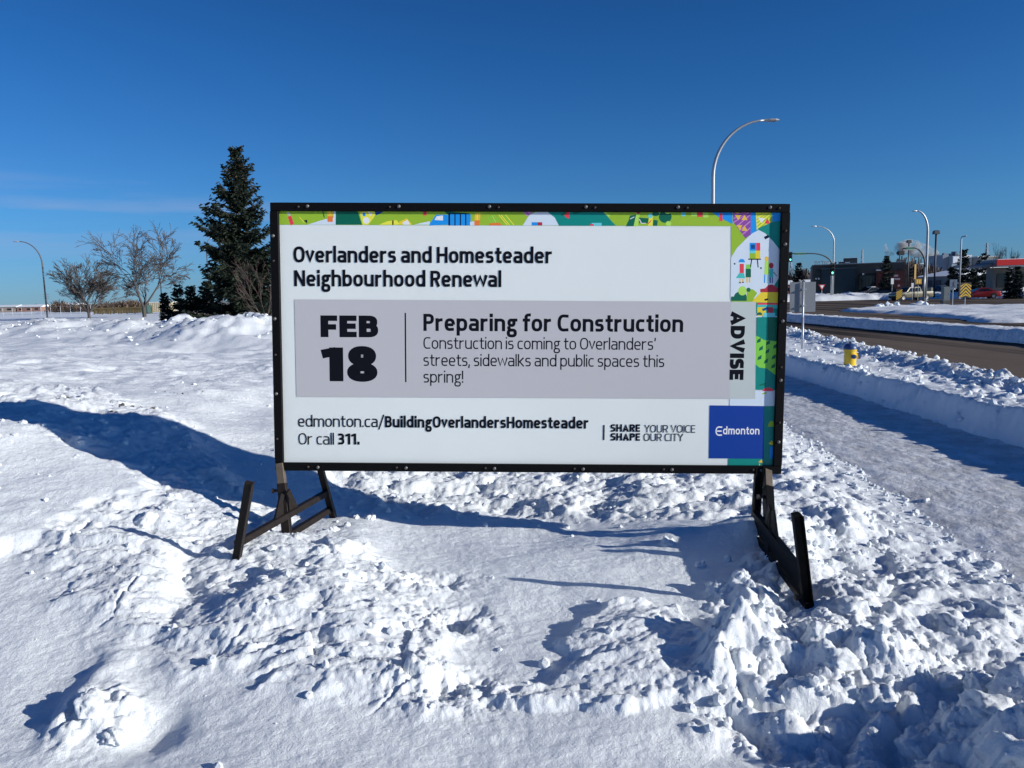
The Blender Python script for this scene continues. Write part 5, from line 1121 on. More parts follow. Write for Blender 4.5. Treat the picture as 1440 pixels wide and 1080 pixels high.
    if kind == 'pickup':
        mb = MB(); mb.box((1.95, 0, 1.16), (1.45, 1.62, .10)); mb.build('load_bed', M_TYRE, t)
        mb = MB(); mb.box((2.62, 0, 1.42), (.30, 1.7, .50)); mb.build('load_box', mp, t, bevel=.02)
    if snowy:
        mb = MB(); mb.box(((x1 + x2) / 2, 0, z1 + .05), ((x2 - x1) * .95, w1 * 1.8, .09)); mb.build('roof_snow', M_SNOW, t, bevel=.04)
    return t
vehicle('red_car', 'red sedan driving left behind the chevron board', 'car', (*(53.483, 88, -0.154)[:2], -.09), R(-14), (.36, .02, .025), 'sedan').scale = (.88,) * 3
vehicle('pickup_truck', 'dusty beige pickup truck facing left between the striped board and the pale street light', 'pickup truck', (*(46.658, 90, -0.28)[:2], -.12), R(12), (.23, .21, .145), 'pickup').scale = (.86,) * 3
vehicle('parked_car', 'dark parked car with snow on its roof below the middle of the brown building', 'car', (*(53.898, 116, 0.554)[:2], .1), R(8), (.03, .035, .05), 'sedan', snowy=True)
vehicle('parked_car', 'dark blue parked car behind the striped board, right of the brown building', 'car', (*(57.512, 104, 0.622)[:2], .1), R(4), (.03, .05, .09), 'sedan')
vehicle('parked_car', 'black parked car behind the spruce at the foot of the brown building', 'car', (*(54.206, 112, 0.536)[:2], .1), R(-10), (.012, .012, .014), 'sedan')

# ---------------------------------------------------------------- buildings
def W(col, **k): return mat('wall ' + str(col), col, .75, vary=.12, scale=.8, **k)
def part_box(name, t, c, size, m, bevel=0, rot=None, parent=None):
    mb = MB(); mb.box(c, size, rot); return mb.build(name, m, parent or t, bevel=bevel)
def shop(label, p0, p1, depth, h, m, cap_m, name='building', cat='building', roof_snow=True):
    p0, p1 = Vector(p0), Vector(p1); d = p1 - p0; L = d.length; t = thing(name, label, cat, (p0.x, p0.y, 0), math.atan2(d.y, d.x))
    part_box('wall', t, (L / 2, depth / 2, h / 2), (L, depth, h), m)
    part_box('parapet', t, (L / 2, depth / 2, h + .04), (L + .16, depth + .16, .14), cap_m)
    if roof_snow: part_box('roof_snow', t, (L / 2, depth / 2, h + .13), (L - .3, depth - .3, .10), M_SNOW)
    return t, L
t, L = shop('long dark brown flat roofed building with a dark teal block across the street', (*(47.302, 121, 1.065)[:2], 0), (*(59.378, 116.5, 0.737)[:2], 0), 20, 5.05, W((.056, .055, .050)), W((.11, .10, .085)))
k = L / 129.
def fx(px): return (px - 1142) * k
def box_on(name, x0, x1, z0, z1, dep, m, t=t, parent=None):
    return part_box(name, t, ((x0 + x1) / 2, -dep / 2 + .02, (z0 + z1) / 2), (x1 - x0, dep, z1 - z0), m, parent=parent)
box_on('front_block', fx(1155), fx(1203), 0, 4.45, 1.0, W((.012, .030, .042)))
box_on('front_block', fx(1146), fx(1154.6), 0, 4.2, .5, W((.02, .03, .032)))
box_on('front_block_cap', fx(1154), fx(1204), 4.45, 4.56, 1.1, W((.09, .12, .13)))
bay = box_on('shopfront', fx(1208), fx(1232), .3, 3.6, .12, W((.010, .012, .014)))
for i in range(5):
    box_on('window', fx(1209 + i * 4.6), fx(1213 + i * 4.6), .5, 3.3, .18, M_GLASS)
box_on('brick_bay', fx(1232.5), fx(1270), 0, 3.9, .30, mat('dark red brick', (.095, .028, .022), .8, vary=.4, scale=3))
box_on('awning', fx(1232), fx(1246), 3.95, 4.12, 1.1, M_WHITE)
for px, w_, z in ((1236, 5, 3.2), (1256, 6, 3.0), (1257, 8, 2.5), (1252, 4, 1.9), (1262, 3, 1.5)):
    box_on('wall_sign', fx(px), fx(px + w_), z, z + .28, .42, mat('sign pink white', (.62, .45, .45), .6) if px != 1236 else mat('dark red', (.22, .02, .03), .6))
for px in (1150, 1146, 1213): box_on('wall_lamp', fx(px), fx(px + 2.4), 2.9 + (px > 1200) * .5, 3.15 + (px > 1200) * .5, .5, mat('lamp white', (.8, .82, .8), .4))
for x0, x1, hh in ((1188, 1207, .95), (1181, 1187, .42), (1190, 1196, .25), (1174, 1177, .45)):
    u = part_box('rooftop_unit', t, ((fx(x0) + fx(x1)) / 2, 3, 5.05 + hh / 2 + .1), (fx(x1) - fx(x0), 2, hh), W((.035, .045, .055)))
    part_box('unit_lid', t, ((fx(x0) + fx(x1)) / 2, 3, 5.05 + hh + .13), (fx(x1) - fx(x0) + .1, 2.1, .06), M_SNOW, parent=u)
for i, (px, hh) in enumerate(((1146, .75), (1149, .75), (1152, .55), (1157, .8), (1160, .7), (1163, .6), (1166, .5))):
    mb = MB(); mb.tube([(fx(px), 2, 5.05), (fx(px), 2, 5.05 + hh), (fx(px) - .15, 2, 5.11 + hh)], .07, 6); mb.build('roof_pipe', M_GALV, t)
mb = MB(); mb.tube([(fx(1145), 2, 5.7), (fx(1168), 2, 5.65)], .04, 5); mb.build('roof_rail', M_GALV, t)
# gabled shed with a snowy roof
a, b = Vector((72.47, 138, 1.28)), Vector((74.052, 128, 1.132)); L = (b - a).length
t = thing('warehouse', 'low grey warehouse with a snow covered pitched roof behind the pale street light', 'building', (a.x, a.y, 0), math.atan2(b.y - a.y, b.x - a.x))
part_box('wall', t, (L / 2, 8, 1.55), (L, 16, 3.1), W((.14, .17, .20)))
mb = MB(); mb.add([(-.4, -.5, 3.05), (L + .4, -.5, 3.05), (L - 1.0, 8, 4.65), (1.5, 8, 4.65), (-.4, 16.5, 3.05), (L + .4, 16.5, 3.05)], [(0, 1, 2, 3), (5, 4, 3, 2), (1, 5, 2), (4, 0, 3), (0, 4, 5, 1)]); mb.build('snowy_roof', M_SNOW, t)
part_box('shaded_cars_strip', t, (L / 2, -.3, .45), (L, .6, 1.0), W((.02, .03, .05)))  # plain dark box standing in for a band of shaded cars in front
for i in range(3): part_box('garage_door', t, (1.3 + i * 2.2, -.06, 1.9), (1.2, .1, 1.0), W((.05, .06, .075)))
# grain elevator block, far
t = thing('industrial_plant', 'distant cluster of grey and white industrial silos and towers on the skyline', 'factory', (*(230.626, 420, -0.009)[:2], 0))
q_ = 420 / 1081.
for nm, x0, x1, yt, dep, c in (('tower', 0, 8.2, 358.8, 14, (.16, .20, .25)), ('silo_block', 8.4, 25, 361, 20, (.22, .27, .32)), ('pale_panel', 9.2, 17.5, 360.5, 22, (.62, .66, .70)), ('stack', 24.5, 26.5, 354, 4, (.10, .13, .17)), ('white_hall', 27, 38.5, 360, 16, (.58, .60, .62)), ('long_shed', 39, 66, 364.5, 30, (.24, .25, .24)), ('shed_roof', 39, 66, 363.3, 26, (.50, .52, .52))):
    h_ = (399.5 - yt) * q_ + 1.6
    if nm == 'shed_roof': part_box(nm, t, ((x0 + x1) / 2 * q_, 0, (h_ + (399.5 - 364.5) * q_ + 1.6) / 2 + .3), ((x1 - x0) * q_ + .4, dep, .6), mat('ind ' + nm, c, .7))
    elif nm == 'pale_panel': part_box(nm, t, ((x0 + x1) / 2 * q_, -10.2, h_ - 2.2), ((x1 - x0) * q_, .5, 3.4), mat('ind ' + nm, c, .7))
    else: part_box(nm, t, ((x0 + x1) / 2 * q_, 0, h_ / 2), ((x1 - x0) * q_, dep, h_), mat('ind ' + nm, c, .7, vary=.15, scale=.2))
for i in range(8):
    for j in range(4): part_box('window', t, ((10 + i * 1.8) * q_, -10.1, 12.2 - j * 1.2 - 1.5), (.45, .3, .5), mat('ind window', (.08, .10, .13), .3))
for x_, h_ in ((2, 1.2), (12, 1.6), (15, .9), (20, 1.3), (31, 1.0)): part_box('roof_plant', t, (x_ * q_, 0, (399.5 - 360) * q_ + 1.6 + h_ / 2), (1.4, 2, h_), mat('ind plant', (.2, .23, .27), .7))
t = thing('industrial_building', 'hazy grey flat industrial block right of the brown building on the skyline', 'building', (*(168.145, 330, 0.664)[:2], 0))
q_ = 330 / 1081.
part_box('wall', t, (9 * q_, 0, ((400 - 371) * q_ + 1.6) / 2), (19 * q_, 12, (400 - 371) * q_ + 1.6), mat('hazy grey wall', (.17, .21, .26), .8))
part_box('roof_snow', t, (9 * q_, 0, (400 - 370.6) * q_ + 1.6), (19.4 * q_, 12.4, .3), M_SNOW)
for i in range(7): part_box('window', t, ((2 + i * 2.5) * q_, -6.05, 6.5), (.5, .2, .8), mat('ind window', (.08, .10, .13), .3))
# petrol station
t = thing('gas_station', 'gas station with a bright red canopy over a beige shop at the right edge', 'gas station', (*(56.649, 90, 0.663)[:2], 0), R(-8))
q_ = 92 / 1081.
part_box('shop_wall', t, (5.0, 3.4, 1.75), (8.6, 1.8, 3.45), W((.20, .185, .155)))
part_box('canopy', t, (6.2, 2, 3.62), (12.5, 4, .16), mat('canopy soffit', (.35, .37, .38), .6))
part_box('canopy_fascia', t, (6.2, 2, 4.0), (12.6, 4.1, .66), mat('canopy red', (.72, .022, .018), .45))
part_box('canopy_snow', t, (6.2, 2, 4.36), (12.3, 3.8, .08), M_SNOW)
part_box('fascia_end', t, (-.14, 2, 4.0), (.06, 4.0, .62), mat('awning grey', (.20, .22, .23), .6))
for x_ in (1.6, 6.5): part_box('canopy_column', t, (x_, .3, 1.78), (.32, .32, 3.5), W((.38, .38, .37)))
for x_, w_ in ((.8, 1.2), (2.6, 1.5), (4.6, 1.5)): part_box('window', t, (x_ + .9, 2.45, 1.9), (w_, .12, 1.6), M_GLASS)
part_box('side_awning', t, (-.75, 2.4, 3.75), (1.2, 3.4, .3), mat('awning grey', (.20, .22, .23), .6), rot=Matrix.Rotation(R(-14), 3, 'Y'))
# snowy roofs left of the brown building
M_TW = mat('twig bark', (.080, .066, .058), .85)
def house(label, x, y, w, d, h, rh, wall, rz=0, group=None):
    t = thing('house', label, 'house', (x, y, 0), rz, group)
    part_box('wall', t, (0, 0, h / 2), (w, d, h), W(wall))
    mb = MB(); e = .4; mb.add([(-w / 2 - e, -d / 2 - e, h), (w / 2 + e, -d / 2 - e, h), (w / 2 + e, d / 2 + e, h), (-w / 2 - e, d / 2 + e, h), (-w / 2, 0, h + rh), (w / 2, 0, h + rh)], [(0, 1, 5, 4), (2, 3, 4, 5), (1, 2, 5), (3, 0, 4), (3, 2, 1, 0)]); mb.build('snowy_roof', M_SNOW, t)
    for i in range(3): part_box('window', t, (-w / 2 + w * (i + .5) / 3, -d / 2 - .02, h * .55), (w * .14, .08, h * .35), M_GLASS)
    return t
house('small brick red house with a snowy roof behind the blank sign', *(68.318, 190, 1.777)[:2], 9, 7, 2.6, 1.0, (.12, .05, .045))
house('low tan house with a snowy roof left of the brown building', *(76.696, 200, 1.666)[:2], 7, 7, 2.7, 1.1, (.20, .15, .13))
# left horizon
house('cream bungalow under a snowy roof, far out at the left edge', *(-215.237, 330, -0.25)[:2], 14, 9, 2.2, .9, (.34, .27, .22))
house('pinkish low house on the horizon left of the leftmost street light', *(-202.518, 330, -0.57)[:2], 10, 9, 2.0, 1.0, (.30, .17, .13))
house('pale tan shed on the horizon between the leftmost street light and the bare trees', *(-148.321, 260, -0.155)[:2], 8, 6, 2.3, .7, (.36, .30, .22))
t = thing('site_trailer', 'cream ribbed site trailer with a grey door beside the bare tree', 'trailer', (*(-62.787, 140, -0.032)[:2], .1), R(3))
part_box('trailer_body', t, (0, 0, 1.05), (3.9, 2.4, 1.7), mat('trailer cream', (.46, .39, .25), .6)); part_box('trailer_roof', t, (0, 0, 1.94), (4.0, 2.5, .08), M_SNOW)
for i in range(12): part_box('rib', t, (-1.85 + i * .32, -1.215, 1.05), (.10, .04, 1.6), mat('trailer rib', (.56, .50, .36), .6))
part_box('window', t, (1.15, -1.25, 1.3), (.9, .06, .6), mat('grey window', (.16, .18, .2), .4))
t = thing('storage_bin', 'dark green storage bin standing right of the bare tree trunk', 'container', (*(-62.11, 132, 0.134)[:2], .1))
part_box('bin_body', t, (0, 0, .8), (1.1, 1.2, 1.3), mat('bin green', (.05, .11, .09), .6), .03); part_box('bin_lid', t, (0, 0, 1.48), (1.2, 1.3, .08), mat('bin lid', (.09, .14, .12), .6)); part_box('bin_skid', t, (0, 0, .1), (1.0, 1.1, .16), M_DARKM)
a, b = Vector((-73.235, 136, 0.323)), Vector((-62.066, 134, 0.087)); L = (b - a).length
t = thing('wooden_fence', 'low ochre board fence behind the two bare trees', 'fence', (a.x, a.y, .15), math.atan2(b.y - a.y, b.x - a.x))
n_ = 22
bd = MB(); bd.box((0, 0, .62), (L / n_ - .05, .03, 1.05)); bme = bd.mesh('board', mat('ochre board', (.22, .15, .055), .8, vary=.3, scale=2))
for i in range(n_): o = link('board', bme, t, ((i + .5) * L / n_, rnd.uniform(-.02, .02), rnd.uniform(-.05, .05)))
for i in range(8): part_box('post', t, (i * L / 7, .06, .65), (.10, .10, 1.4), mat('fence post', (.20, .15, .07), .8))
for z in (.35, 1.0): part_box('rail', t, (L / 2, -.04, z), (L, .05, .10), mat('fence rail', (.30, .22, .09), .8))
a, b = Vector((-107.208, 150, 0.858)), Vector((-75.904, 140, 0.298)); L = (b - a).length
t = thing('wire_fence', 'thin wire fence with grey posts running along the left horizon', 'fence', (a.x, a.y, .1), math.atan2(b.y - a.y, b.x - a.x))
pm = MB(); pm.tube([(0, 0, 0), (0, 0, 1.7)], .035, 5); pme = pm.mesh('post', M_GALV)
for i in range(15): link('post', pme, t, (i * L / 14, 0, 0))
for z in (1.65, .9, .3):
    mb = MB(); mb.tube([(0, 0, z), (L, 0, z)], .018 if z < 1.6 else .03, 4); mb.build('wire', M_GALV, t)
# lattice pylons
def pylon(label, x, y, h, w, arms=True, c=(.20, .25, .31)):
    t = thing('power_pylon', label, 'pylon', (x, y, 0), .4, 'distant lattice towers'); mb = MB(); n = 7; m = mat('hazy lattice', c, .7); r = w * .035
    lv = [(h * (i / n) ** .9, w * (1 - .86 * (i / n) ** .7)) for i in range(n + 1)]
    for i in range(n):
        (z0, w0), (z1, w1) = lv[i], lv[i + 1]
        for k in range(4):
            a0 = math.pi / 4 + k * math.pi / 2; a1 = a0 + math.pi / 2
            p = lambda a, ww, z: (ww / 2 * math.cos(a), ww / 2 * math.sin(a), z)
            mb.tube([p(a0, w0, z0), p(a0, w1, z1)], r, 3); mb.tube([p(a0, w0, z0), p(a1, w1, z1)], r * .7, 3); mb.tube([p(a1, w0, z0), p(a0, w1, z1)], r * .7, 3)
    mb.build('lattice', m, t)
    if arms:
        for z in (.70, .82, .94):
            mb = MB(); mb.tube([(-w * .45, 0, h * z), (0, 0, h * (z + .025)), (w * .45, 0, h * z)], r, 3); mb.tube([(-w * .45, 0, h * z), (w * .45, 0, h * z)], r, 3); mb.build('cross_arm', m, t)
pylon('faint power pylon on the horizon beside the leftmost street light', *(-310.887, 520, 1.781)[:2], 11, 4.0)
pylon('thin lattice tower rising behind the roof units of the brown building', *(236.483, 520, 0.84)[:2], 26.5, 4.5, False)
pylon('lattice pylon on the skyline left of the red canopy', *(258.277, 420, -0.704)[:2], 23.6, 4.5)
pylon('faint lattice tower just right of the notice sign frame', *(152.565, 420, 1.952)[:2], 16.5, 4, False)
t = thing('utility_pole', 'short dark utility pole behind the right side of the bare tree', 'utility pole', (*(-65.163, 145, -0.087)[:2], 0))
mb = MB(); mb.tube([(0, 0, 0), (0, 0, 6.0)], [.12, .09], 6); mb.build('pole', M_DARKM, t); mb = MB(); mb.box((0, 0, 5.6), (1.1, .1, .1)); mb.build('cross_arm', M_DARKM, t)

# ---------------------------------------------------------------- trees
M_BARK = mat('dark bark', (.060, .048, .040), .9, bump=.01, scale=8, vary=.3)
M_BARKR = mat('pinkish twig bark', (.095, .066, .058), .9, vary=.2, scale=5)
def needle_mat(name, a, b):
    m = bpy.data.materials.new(name); m.use_nodes = True; n = m.node_tree.nodes; l = m.node_tree.links; bs = n['Principled BSDF']; t = n.new('ShaderNodeTexCoord')
    c = ramp_mix(n, l, mrange(n, l, noise(n, l, t.outputs['Object'], .9, 5), .35, .65), a, b); l.new(c.outputs[2], bs.inputs['Base Color']); bs.inputs['Roughness'].default_value = .75; bs.inputs['Specular IOR Level'].default_value = .2; return m
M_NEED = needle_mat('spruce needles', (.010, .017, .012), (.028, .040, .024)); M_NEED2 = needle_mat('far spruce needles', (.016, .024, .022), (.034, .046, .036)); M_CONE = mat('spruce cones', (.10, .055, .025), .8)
def quads(name, Vn, m, parent, matidx=None, mats=None):
    n = len(Vn); V = Vn.reshape(-1, 3); k = Vn.shape[1]; F = np.arange(n * k, dtype=np.int32)
    me = bpy.data.meshes.new(name); me.vertices.add(n * k); me.vertices.foreach_set('co', V.astype(np.float32).ravel()); me.loops.add(n * k); me.loops.foreach_set('vertex_index', F)
    me.polygons.add(n); me.polygons.foreach_set('loop_start', np.arange(0, n * k, k, dtype=np.int32)); me.polygons.foreach_set('loop_total', np.full(n, k, np.int32))
    for q in (mats or [m]): me.materials.append(q)
    if matidx is not None: me.polygons.foreach_set('material_index', matidx.astype(np.int32))
    me.update(calc_edges=True); return link(name, me, parent)
def spruce(label, base, h, rmax, seed=1, dens=1., m=None, group='spruces', trunk0=.02, cones=False, name='spruce_tree', lean=0., twig=1., two_tops=False):
    q = np.random.default_rng(seed); t = thing(name, label, 'tree', base, 0, group)
    mb = MB(); mb.tube([(0, 0, -.3), (0, 0, h * .5), (lean, 0, h * .98)], [h * .014, h * .008, h * .001], 7); mb.build('trunk', M_BARK, t, smooth=True)
    Q = []; MI = []; nw = max(20, int(h * 2.9 * dens ** .5)); ph = q.uniform(0, 6.28, 3); BR = MB()
    for w in range(nw):
        u = (w + q.uniform(-.4, .4)) / nw; u = min(max(u, 0), .995); z = h * (trunk0 + (1 - trunk0) * u)
        rad = rmax * ((1 - u) ** .76) * (.60 + .40 * min(1, u * 7 + .45)) * q.uniform(.78, 1.12); nb = max(3, int(round(9 * dens ** .3 * (.55 + .45 * (1 - u)))))
        for b in range(nb):
            a = q.uniform(0, 6.283); ln = rad * q.uniform(.55, 1.08) * (1 + .16 * math.sin(a + ph[0] + z * .5) + .12 * math.sin(2 * a + ph[1] - z * .9)) * (1.22 if q.random() < .12 else 1) + .12
            d = np.array([math.cos(a), math.sin(a), 0]); sd = np.array([-d[1], d[0], 0]); up0 = .30 - .75 * (1 - u) + q.uniform(-.12, .12)
            if u > .88: up0 = .9 * (u - .6)
            ns = max(4, int(ln / (.17 * twig)))
            s = (np.arange(ns) + q.random(ns) * .8) / ns; zz = z + ln * (up0 * s + .38 * s ** 2.4) ; cx = lean * u
            pos = d[None] * (ln * s)[:, None] + np.array([cx, 0, 0]); pos[:, 2] = zz
            if ln > 1.4 and twig <= 1.01:
                BR.tube([tuple(np.array([cx, 0, z])), tuple(pos[len(pos) // 2]), tuple(pos[-1])], [.035, .022, .008], 3, caps=False)
            for side in (-1, 1, 0):
                tl = (.20 + .50 * ln * .33 * np.sin(np.clip(s * 2.6 + .35, 0, 3.0))) * q.uniform(.7, 1.25, ns) if side else .26 + 0 * s
                tl = tl * (twig ** .5)
                dr = d[None] * q.uniform(.45, .95, ns)[:, None] + sd[None] * (side * q.uniform(.55, 1.0, ns))[:, None]; dr[:, 2] = q.uniform(-.55, .08, ns)
                dr /= np.linalg.norm(dr, axis=1)[:, None]
                for rep in range(2):
                    p0 = pos + q.normal(0, .05 * twig, pos.shape); dd = dr + q.normal(0, .22, dr.shape); e = p0 + dd * tl[:, None] * q.uniform(.7, 1.1, ns)[:, None]
                    wv = np.cross(dd, q.normal(0, 1, dr.shape)); wv /= np.linalg.norm(wv, axis=1)[:, None] + 1e-6; wv *= (.050 + .045 * q.random(ns))[:, None] * twig ** .9
                    mid = p0 * .45 + e * .55
                    Q.append(np.stack([p0, mid + wv, e, mid - wv], 1)); MI.append(np.where((q.random(ns) < .10) & (u > .72) & cones, 1, 0))
    if two_tops: pass
    quads('crown', np.concatenate(Q), None, t, np.concatenate(MI), [m or M_NEED, M_CONE])
    if BR.f: BR.build('branches', M_BARK, t, fix=False)
    return t
spruce('tall dark spruce standing just left of the notice sign', (*(-20.906, 61, 0.782)[:2], -.3), 13.9, 4.35, 3, 1.9, cones=True, group=None)
SMALL = 'small dark spruces beside the tall spruce'
for px, Yd, pyt, hw, sd_, lab in ((247, 66, 414, 7, 11, 'smallest dark spruce, alone at the left end of the clump beside the tall spruce'), (267, 64, 402, 11, 12, 'small bushy spruce, second from the left in the clump beside the tall spruce'), (284, 62, 404, 14, 13, 'small dark spruce in the middle of the clump left of the tall spruce'), (305, 63, 398, 17, 14, 'bushy dark spruce under the lowest left branches of the tall spruce')):
    q_ = Yd / 1081.; hor = 434.2 - .0255 * px; spruce(lab, ((px - 720 - 7) * q_ * 1.005, Yd, -.2), (hor - pyt) * q_ + 1.9, hw * q_ * 1.5, sd_, 1.6, group=SMALL, twig=.6, name='spruce_tree')
FARG = 'spruces across the street'
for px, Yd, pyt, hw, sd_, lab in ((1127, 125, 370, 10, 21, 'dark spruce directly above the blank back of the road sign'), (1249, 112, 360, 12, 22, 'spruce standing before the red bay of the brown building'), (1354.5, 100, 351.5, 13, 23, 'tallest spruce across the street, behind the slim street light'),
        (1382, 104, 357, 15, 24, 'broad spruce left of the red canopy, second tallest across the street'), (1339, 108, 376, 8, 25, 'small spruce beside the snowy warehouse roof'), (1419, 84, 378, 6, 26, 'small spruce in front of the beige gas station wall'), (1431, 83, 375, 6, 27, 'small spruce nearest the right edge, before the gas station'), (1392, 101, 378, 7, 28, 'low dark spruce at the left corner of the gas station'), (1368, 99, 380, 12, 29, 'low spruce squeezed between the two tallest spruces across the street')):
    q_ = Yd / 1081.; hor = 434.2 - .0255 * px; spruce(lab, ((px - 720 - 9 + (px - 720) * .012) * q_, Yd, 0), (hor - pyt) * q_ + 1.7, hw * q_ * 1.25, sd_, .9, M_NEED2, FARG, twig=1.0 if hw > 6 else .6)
def bare_tree(label, base, h, spread, seed, m, depth=6, trunk=.14, r0=.22, group=None, forks=3, droop=0., twigr=.010, name='bare_tree', updir=.55):
    q = random.Random(seed); S = {0: [], 1: []}
    def grow(p, d, ln, r, k):
        n = 3 if k < depth - 1 else 2
        for i in range(n):
            d2 = (d + Vector((q.gauss(0, .13), q.gauss(0, .13), q.gauss(0, .08) + (.05 if k < 3 else .03 - droop * .10)))).normalized(); e = p + d2 * ln / n; r2 = max(twigr, r * .86)
            S[0 if k < 2 else 1].append((p.copy(), e.copy(), r, r2)); p, d, r = e, d2, r2
            if k < depth and i < n - 1 and q.random() < .75:
                side(p, d, ln * q.uniform(.5, .75), r * .6, k + 1 if q.random() < .6 else k + 2)
        if k < depth:
            for _ in range(2): side(p, d, ln * q.uniform(.62, .86), r * .74, k + 1)
    def side(p, d, ln, r, k):
        if k > depth: k = depth
        a = q.uniform(0, 6.283); u = d.orthogonal().normalized(); w = d.cross(u); sp = q.uniform(.26, .56)
        dd = (d + (u * math.cos(a) + w * math.sin(a)) * sp); dd.x *= spread; dd.y *= spread; grow(p, dd.normalized(), ln, max(r, twigr), k)
    th = h * trunk; S[0].append((Vector((0, 0, -.3)), Vector((0, 0, th)), r0 * 1.15, r0)); 
    for i in range(forks):
        a = 6.283 * i / forks + q.uniform(-.3, .3); grow(Vector((0, 0, th)), Vector((math.cos(a) * (1 - updir) * spread, math.sin(a) * (1 - updir) * spread, updir)).normalized(), h * q.uniform(.26, .32), r0 * .62, 1)
    t = thing(name, label, 'tree', base, 0, group)
    for key, nm in ((0, 'trunk'), (1, 'crown')):
        Pa = np.array([[*a, *b] for a, b, _, _ in S[key]]); r = np.array([[x, y] for _, _, x, y in S[key]]); ax = Pa[:, 3:] - Pa[:, :3]; ax /= np.linalg.norm(ax, axis=1)[:, None]
        u = np.cross(ax, np.array([.3, .9, .2])); u /= np.linalg.norm(u, axis=1)[:, None]; w = np.cross(ax, u); ns = 6 if key == 0 else 3; Qs = []
        for k in range(ns):
            a0, a1 = 2 * math.pi * k / ns, 2 * math.pi * (k + 1) / ns; f = lambda a: u * math.cos(a) + w * math.sin(a)
            Qs.append(np.stack([Pa[:, :3] + f(a0) * r[:, :1], Pa[:, :3] + f(a1) * r[:, :1], Pa[:, 3:] + f(a1) * r[:, 1:], Pa[:, 3:] + f(a0) * r[:, 1:]], 1))
        quads(nm, np.concatenate(Qs), m, t)
    zs = max(b.z for _, b, _, _ in S[1]); xs_ = [b.x for _, b, _, _ in S[1]]; print('tree', name, zs, min(xs_), max(xs_), len(S[1]))
    return t
def fit_tree(t, h, halfw):
    P = np.array([v.co[:] for v in [c for c in t.children if c.name.startswith('crown')][0].data.vertices]); z = np.percentile(P[:, 2], 99.8); x = np.percentile(np.abs(P[:, 0]), 99.3)
    t.scale = (halfw / x, halfw / x, h / z)
fit_tree(bare_tree('larger of two bare deciduous trees on the left, wide spreading crown of grey twigs', (*(-49.229, 104, 0.357)[:2], -.2), 11.2, 1.15, 8, M_TW, 7, .13, .26, twigr=.024, droop=.5, forks=4, updir=.58), 12.0, 6.4)
fit_tree(bare_tree('smaller of two bare deciduous trees on the left, low rounded crown', (*(-54.5, 100, 0.586)[:2], -.2), 7.4, 1.15, 12, M_TW, 7, .12, .17, twigr=.020, forks=6, updir=.5), 7.7, 4.6)
fit_tree(bare_tree('leafless shrub with pinkish twigs between the tall spruce and the sign frame', (*(-16.45, 52, 0.63)[:2], -.3), 5.2, 1.1, 9, M_BARKR, 5, .06, .07, twigr=.007, forks=5, updir=.6, name='bare_shrub'), 5.3, 2.2)
# rough brown brush along the left horizon and behind the far spruces
def brush(name, pts, hlo, hhi, m, n, wd=.9, seed=3):
    q = np.random.default_rng(seed); P = []
    for (x0, y0), (x1, y1) in zip(pts[:-1], pts[1:]):
        u = q.random(n); P.append(np.stack([x0 + (x1 - x0) * u, y0 + (y1 - y0) * u + q.normal(0, 1.5, n), 0 * u], 1))
    P = np.concatenate(P); hh = (hlo + (hhi - hlo) * (q.random(len(P)) ** 1.5)) * (.6 + .4 * np.abs(fbm(P[:, 0] * .08, P[:, 1] * .08, seed, 3)) * 2)
    top = P.copy(); top[:, 2] = hh; z = P.copy(); z[:, 2] = hh * q.uniform(-.1, .7, len(P)); off = q.normal(0, wd, P.shape); off[:, 2] *= .3; off2 = q.normal(0, wd * .25, P.shape); off2[:, 2] *= .2
    return tag(quads(name, np.stack([z, top + off, top + off + off2], 1), m, None), kind='stuff')
brush('distant_brush', [(-135.871, 230, -0.046)[:2], (-119.998, 230, -0.024)[:2], (-88.282, 230, -0.402)[:2]], 1.2, 2.8, mat('brown brush', (.13, .09, .065), .9), 5000, .7)
brush('distant_brush', [(-323.252, 420, 0.489)[:2], (-261.605, 420, -1.065)[:2], (-114.896, 420, -3.224)[:2]], .8, 3.2, mat('grey brown brush', (.16, .15, .15), .9), 4000, 1.2, 4)
brush('distant_woods', [(101.545, 300, 0.669)[:2], (118.096, 300, 0.801)[:2], (160.867, 300, 0.548)[:2], (198.207, 290, 0.04)[:2]], 3, 9, mat('hazy brown woods', (.10, .085, .085), .9), 6000, 1.3, 5)
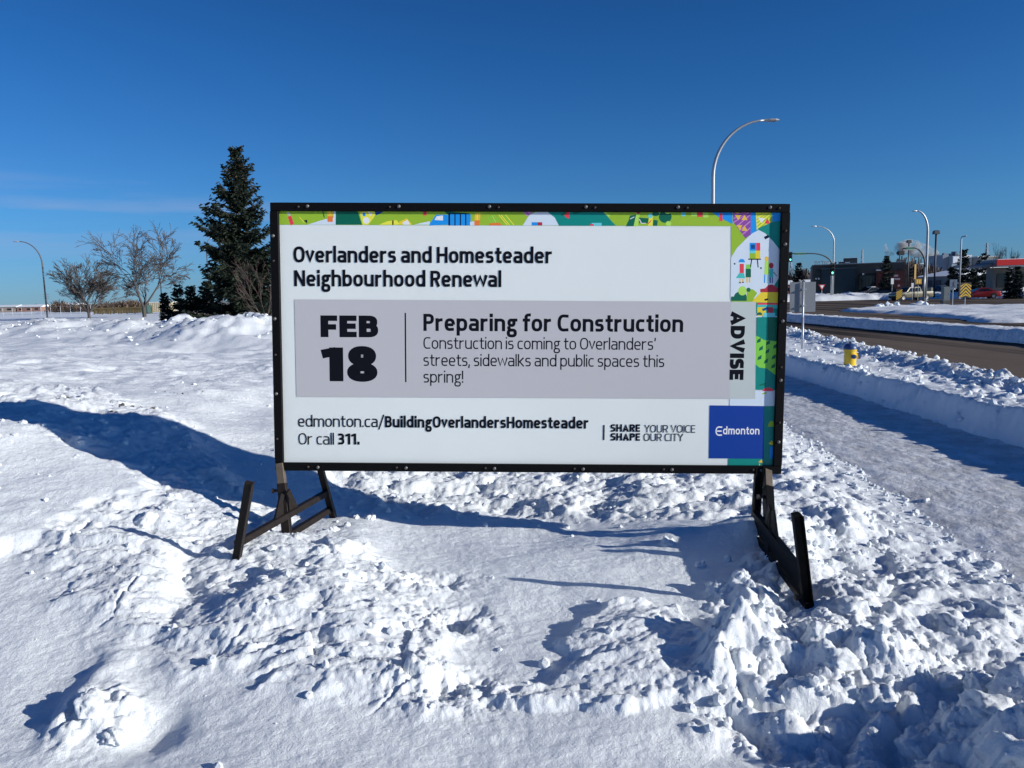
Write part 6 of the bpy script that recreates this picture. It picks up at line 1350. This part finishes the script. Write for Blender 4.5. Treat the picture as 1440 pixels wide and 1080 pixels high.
brush('distant_woods', [(121.183, 240, 0.947)[:2], (131.345, 240, 0.692)[:2]], 5, 11.5, mat('brown woods', (.11, .075, .06), .9), 2500, .7, 6)
for px, Yd, hh_m, sd_, lab in ((1403, 150, 9.2, 41, 'bare leaning treetop behind the left end of the red canopy'), (1417, 150, 8.6, 42, 'dark round treetop peeping over the red canopy')):
    q_ = Yd / 1081.; tt = bare_tree(lab, ((px - 729 + (px - 720) * .012) * q_, Yd, 0), hh_m, .8, sd_, M_TW, 6, .3, .14, twigr=.02, forks=3, updir=.75); fit_tree(tt, hh_m, 1.5)

# ---------------------------------------------------------------- steam over the plant
def plume(label, blobs, dens, seed):
    bm = bmesh.new()
    for (x, y, z), r, sc in blobs:
        res = bmesh.ops.create_icosphere(bm, subdivisions=3, radius=r)
        for v in res['verts']: v.co = Vector((v.co.x * sc, v.co.y, v.co.z)) + Vector((x, y, z))
    me = bpy.data.meshes.new('steam_plume'); bm.to_mesh(me); bm.free()
    m = bpy.data.materials.new('steam'); m.use_nodes = True; n = m.node_tree.nodes; l = m.node_tree.links; n.remove(n['Principled BSDF'])
    v = n.new('ShaderNodeVolumePrincipled'); v.inputs['Color'].default_value = (1, 1, 1, 1); l.new(v.outputs[0], n['Material Output'].inputs['Volume'])
    t = n.new('ShaderNodeTexCoord'); f = mrange(n, l, noise(n, l, t.outputs['Object'], .10, 4, .6), .42, .70, 0, dens); l.new(f, v.inputs['Density'])
    me.materials.append(m); return tag(link('steam_plume', me), label, 'steam', 'steam plumes on the skyline', 'stuff')
plume('white steam cloud drifting behind the hanging traffic signal', [((353.574, 700, 35.256), 6, 1.2), ((361.217, 700, 36.328), 7, 1.6), ((367.732, 700, 33.008), 7, 1.6), ((374.186, 700, 31.582), 6, 1.6), ((380.025, 700, 29.54), 4.5, 1.6)], .60, 1)
plume('thin wisp of steam above the roof of the brown building', [((338.767, 700, 38.15), 2.0, .6), ((339.503, 700, 34.976), 2.2, .7), ((340.881, 700, 31.783), 2.6, 1.0), ((344.124, 700, 30.437), 2.2, 1.5)], .45, 2)
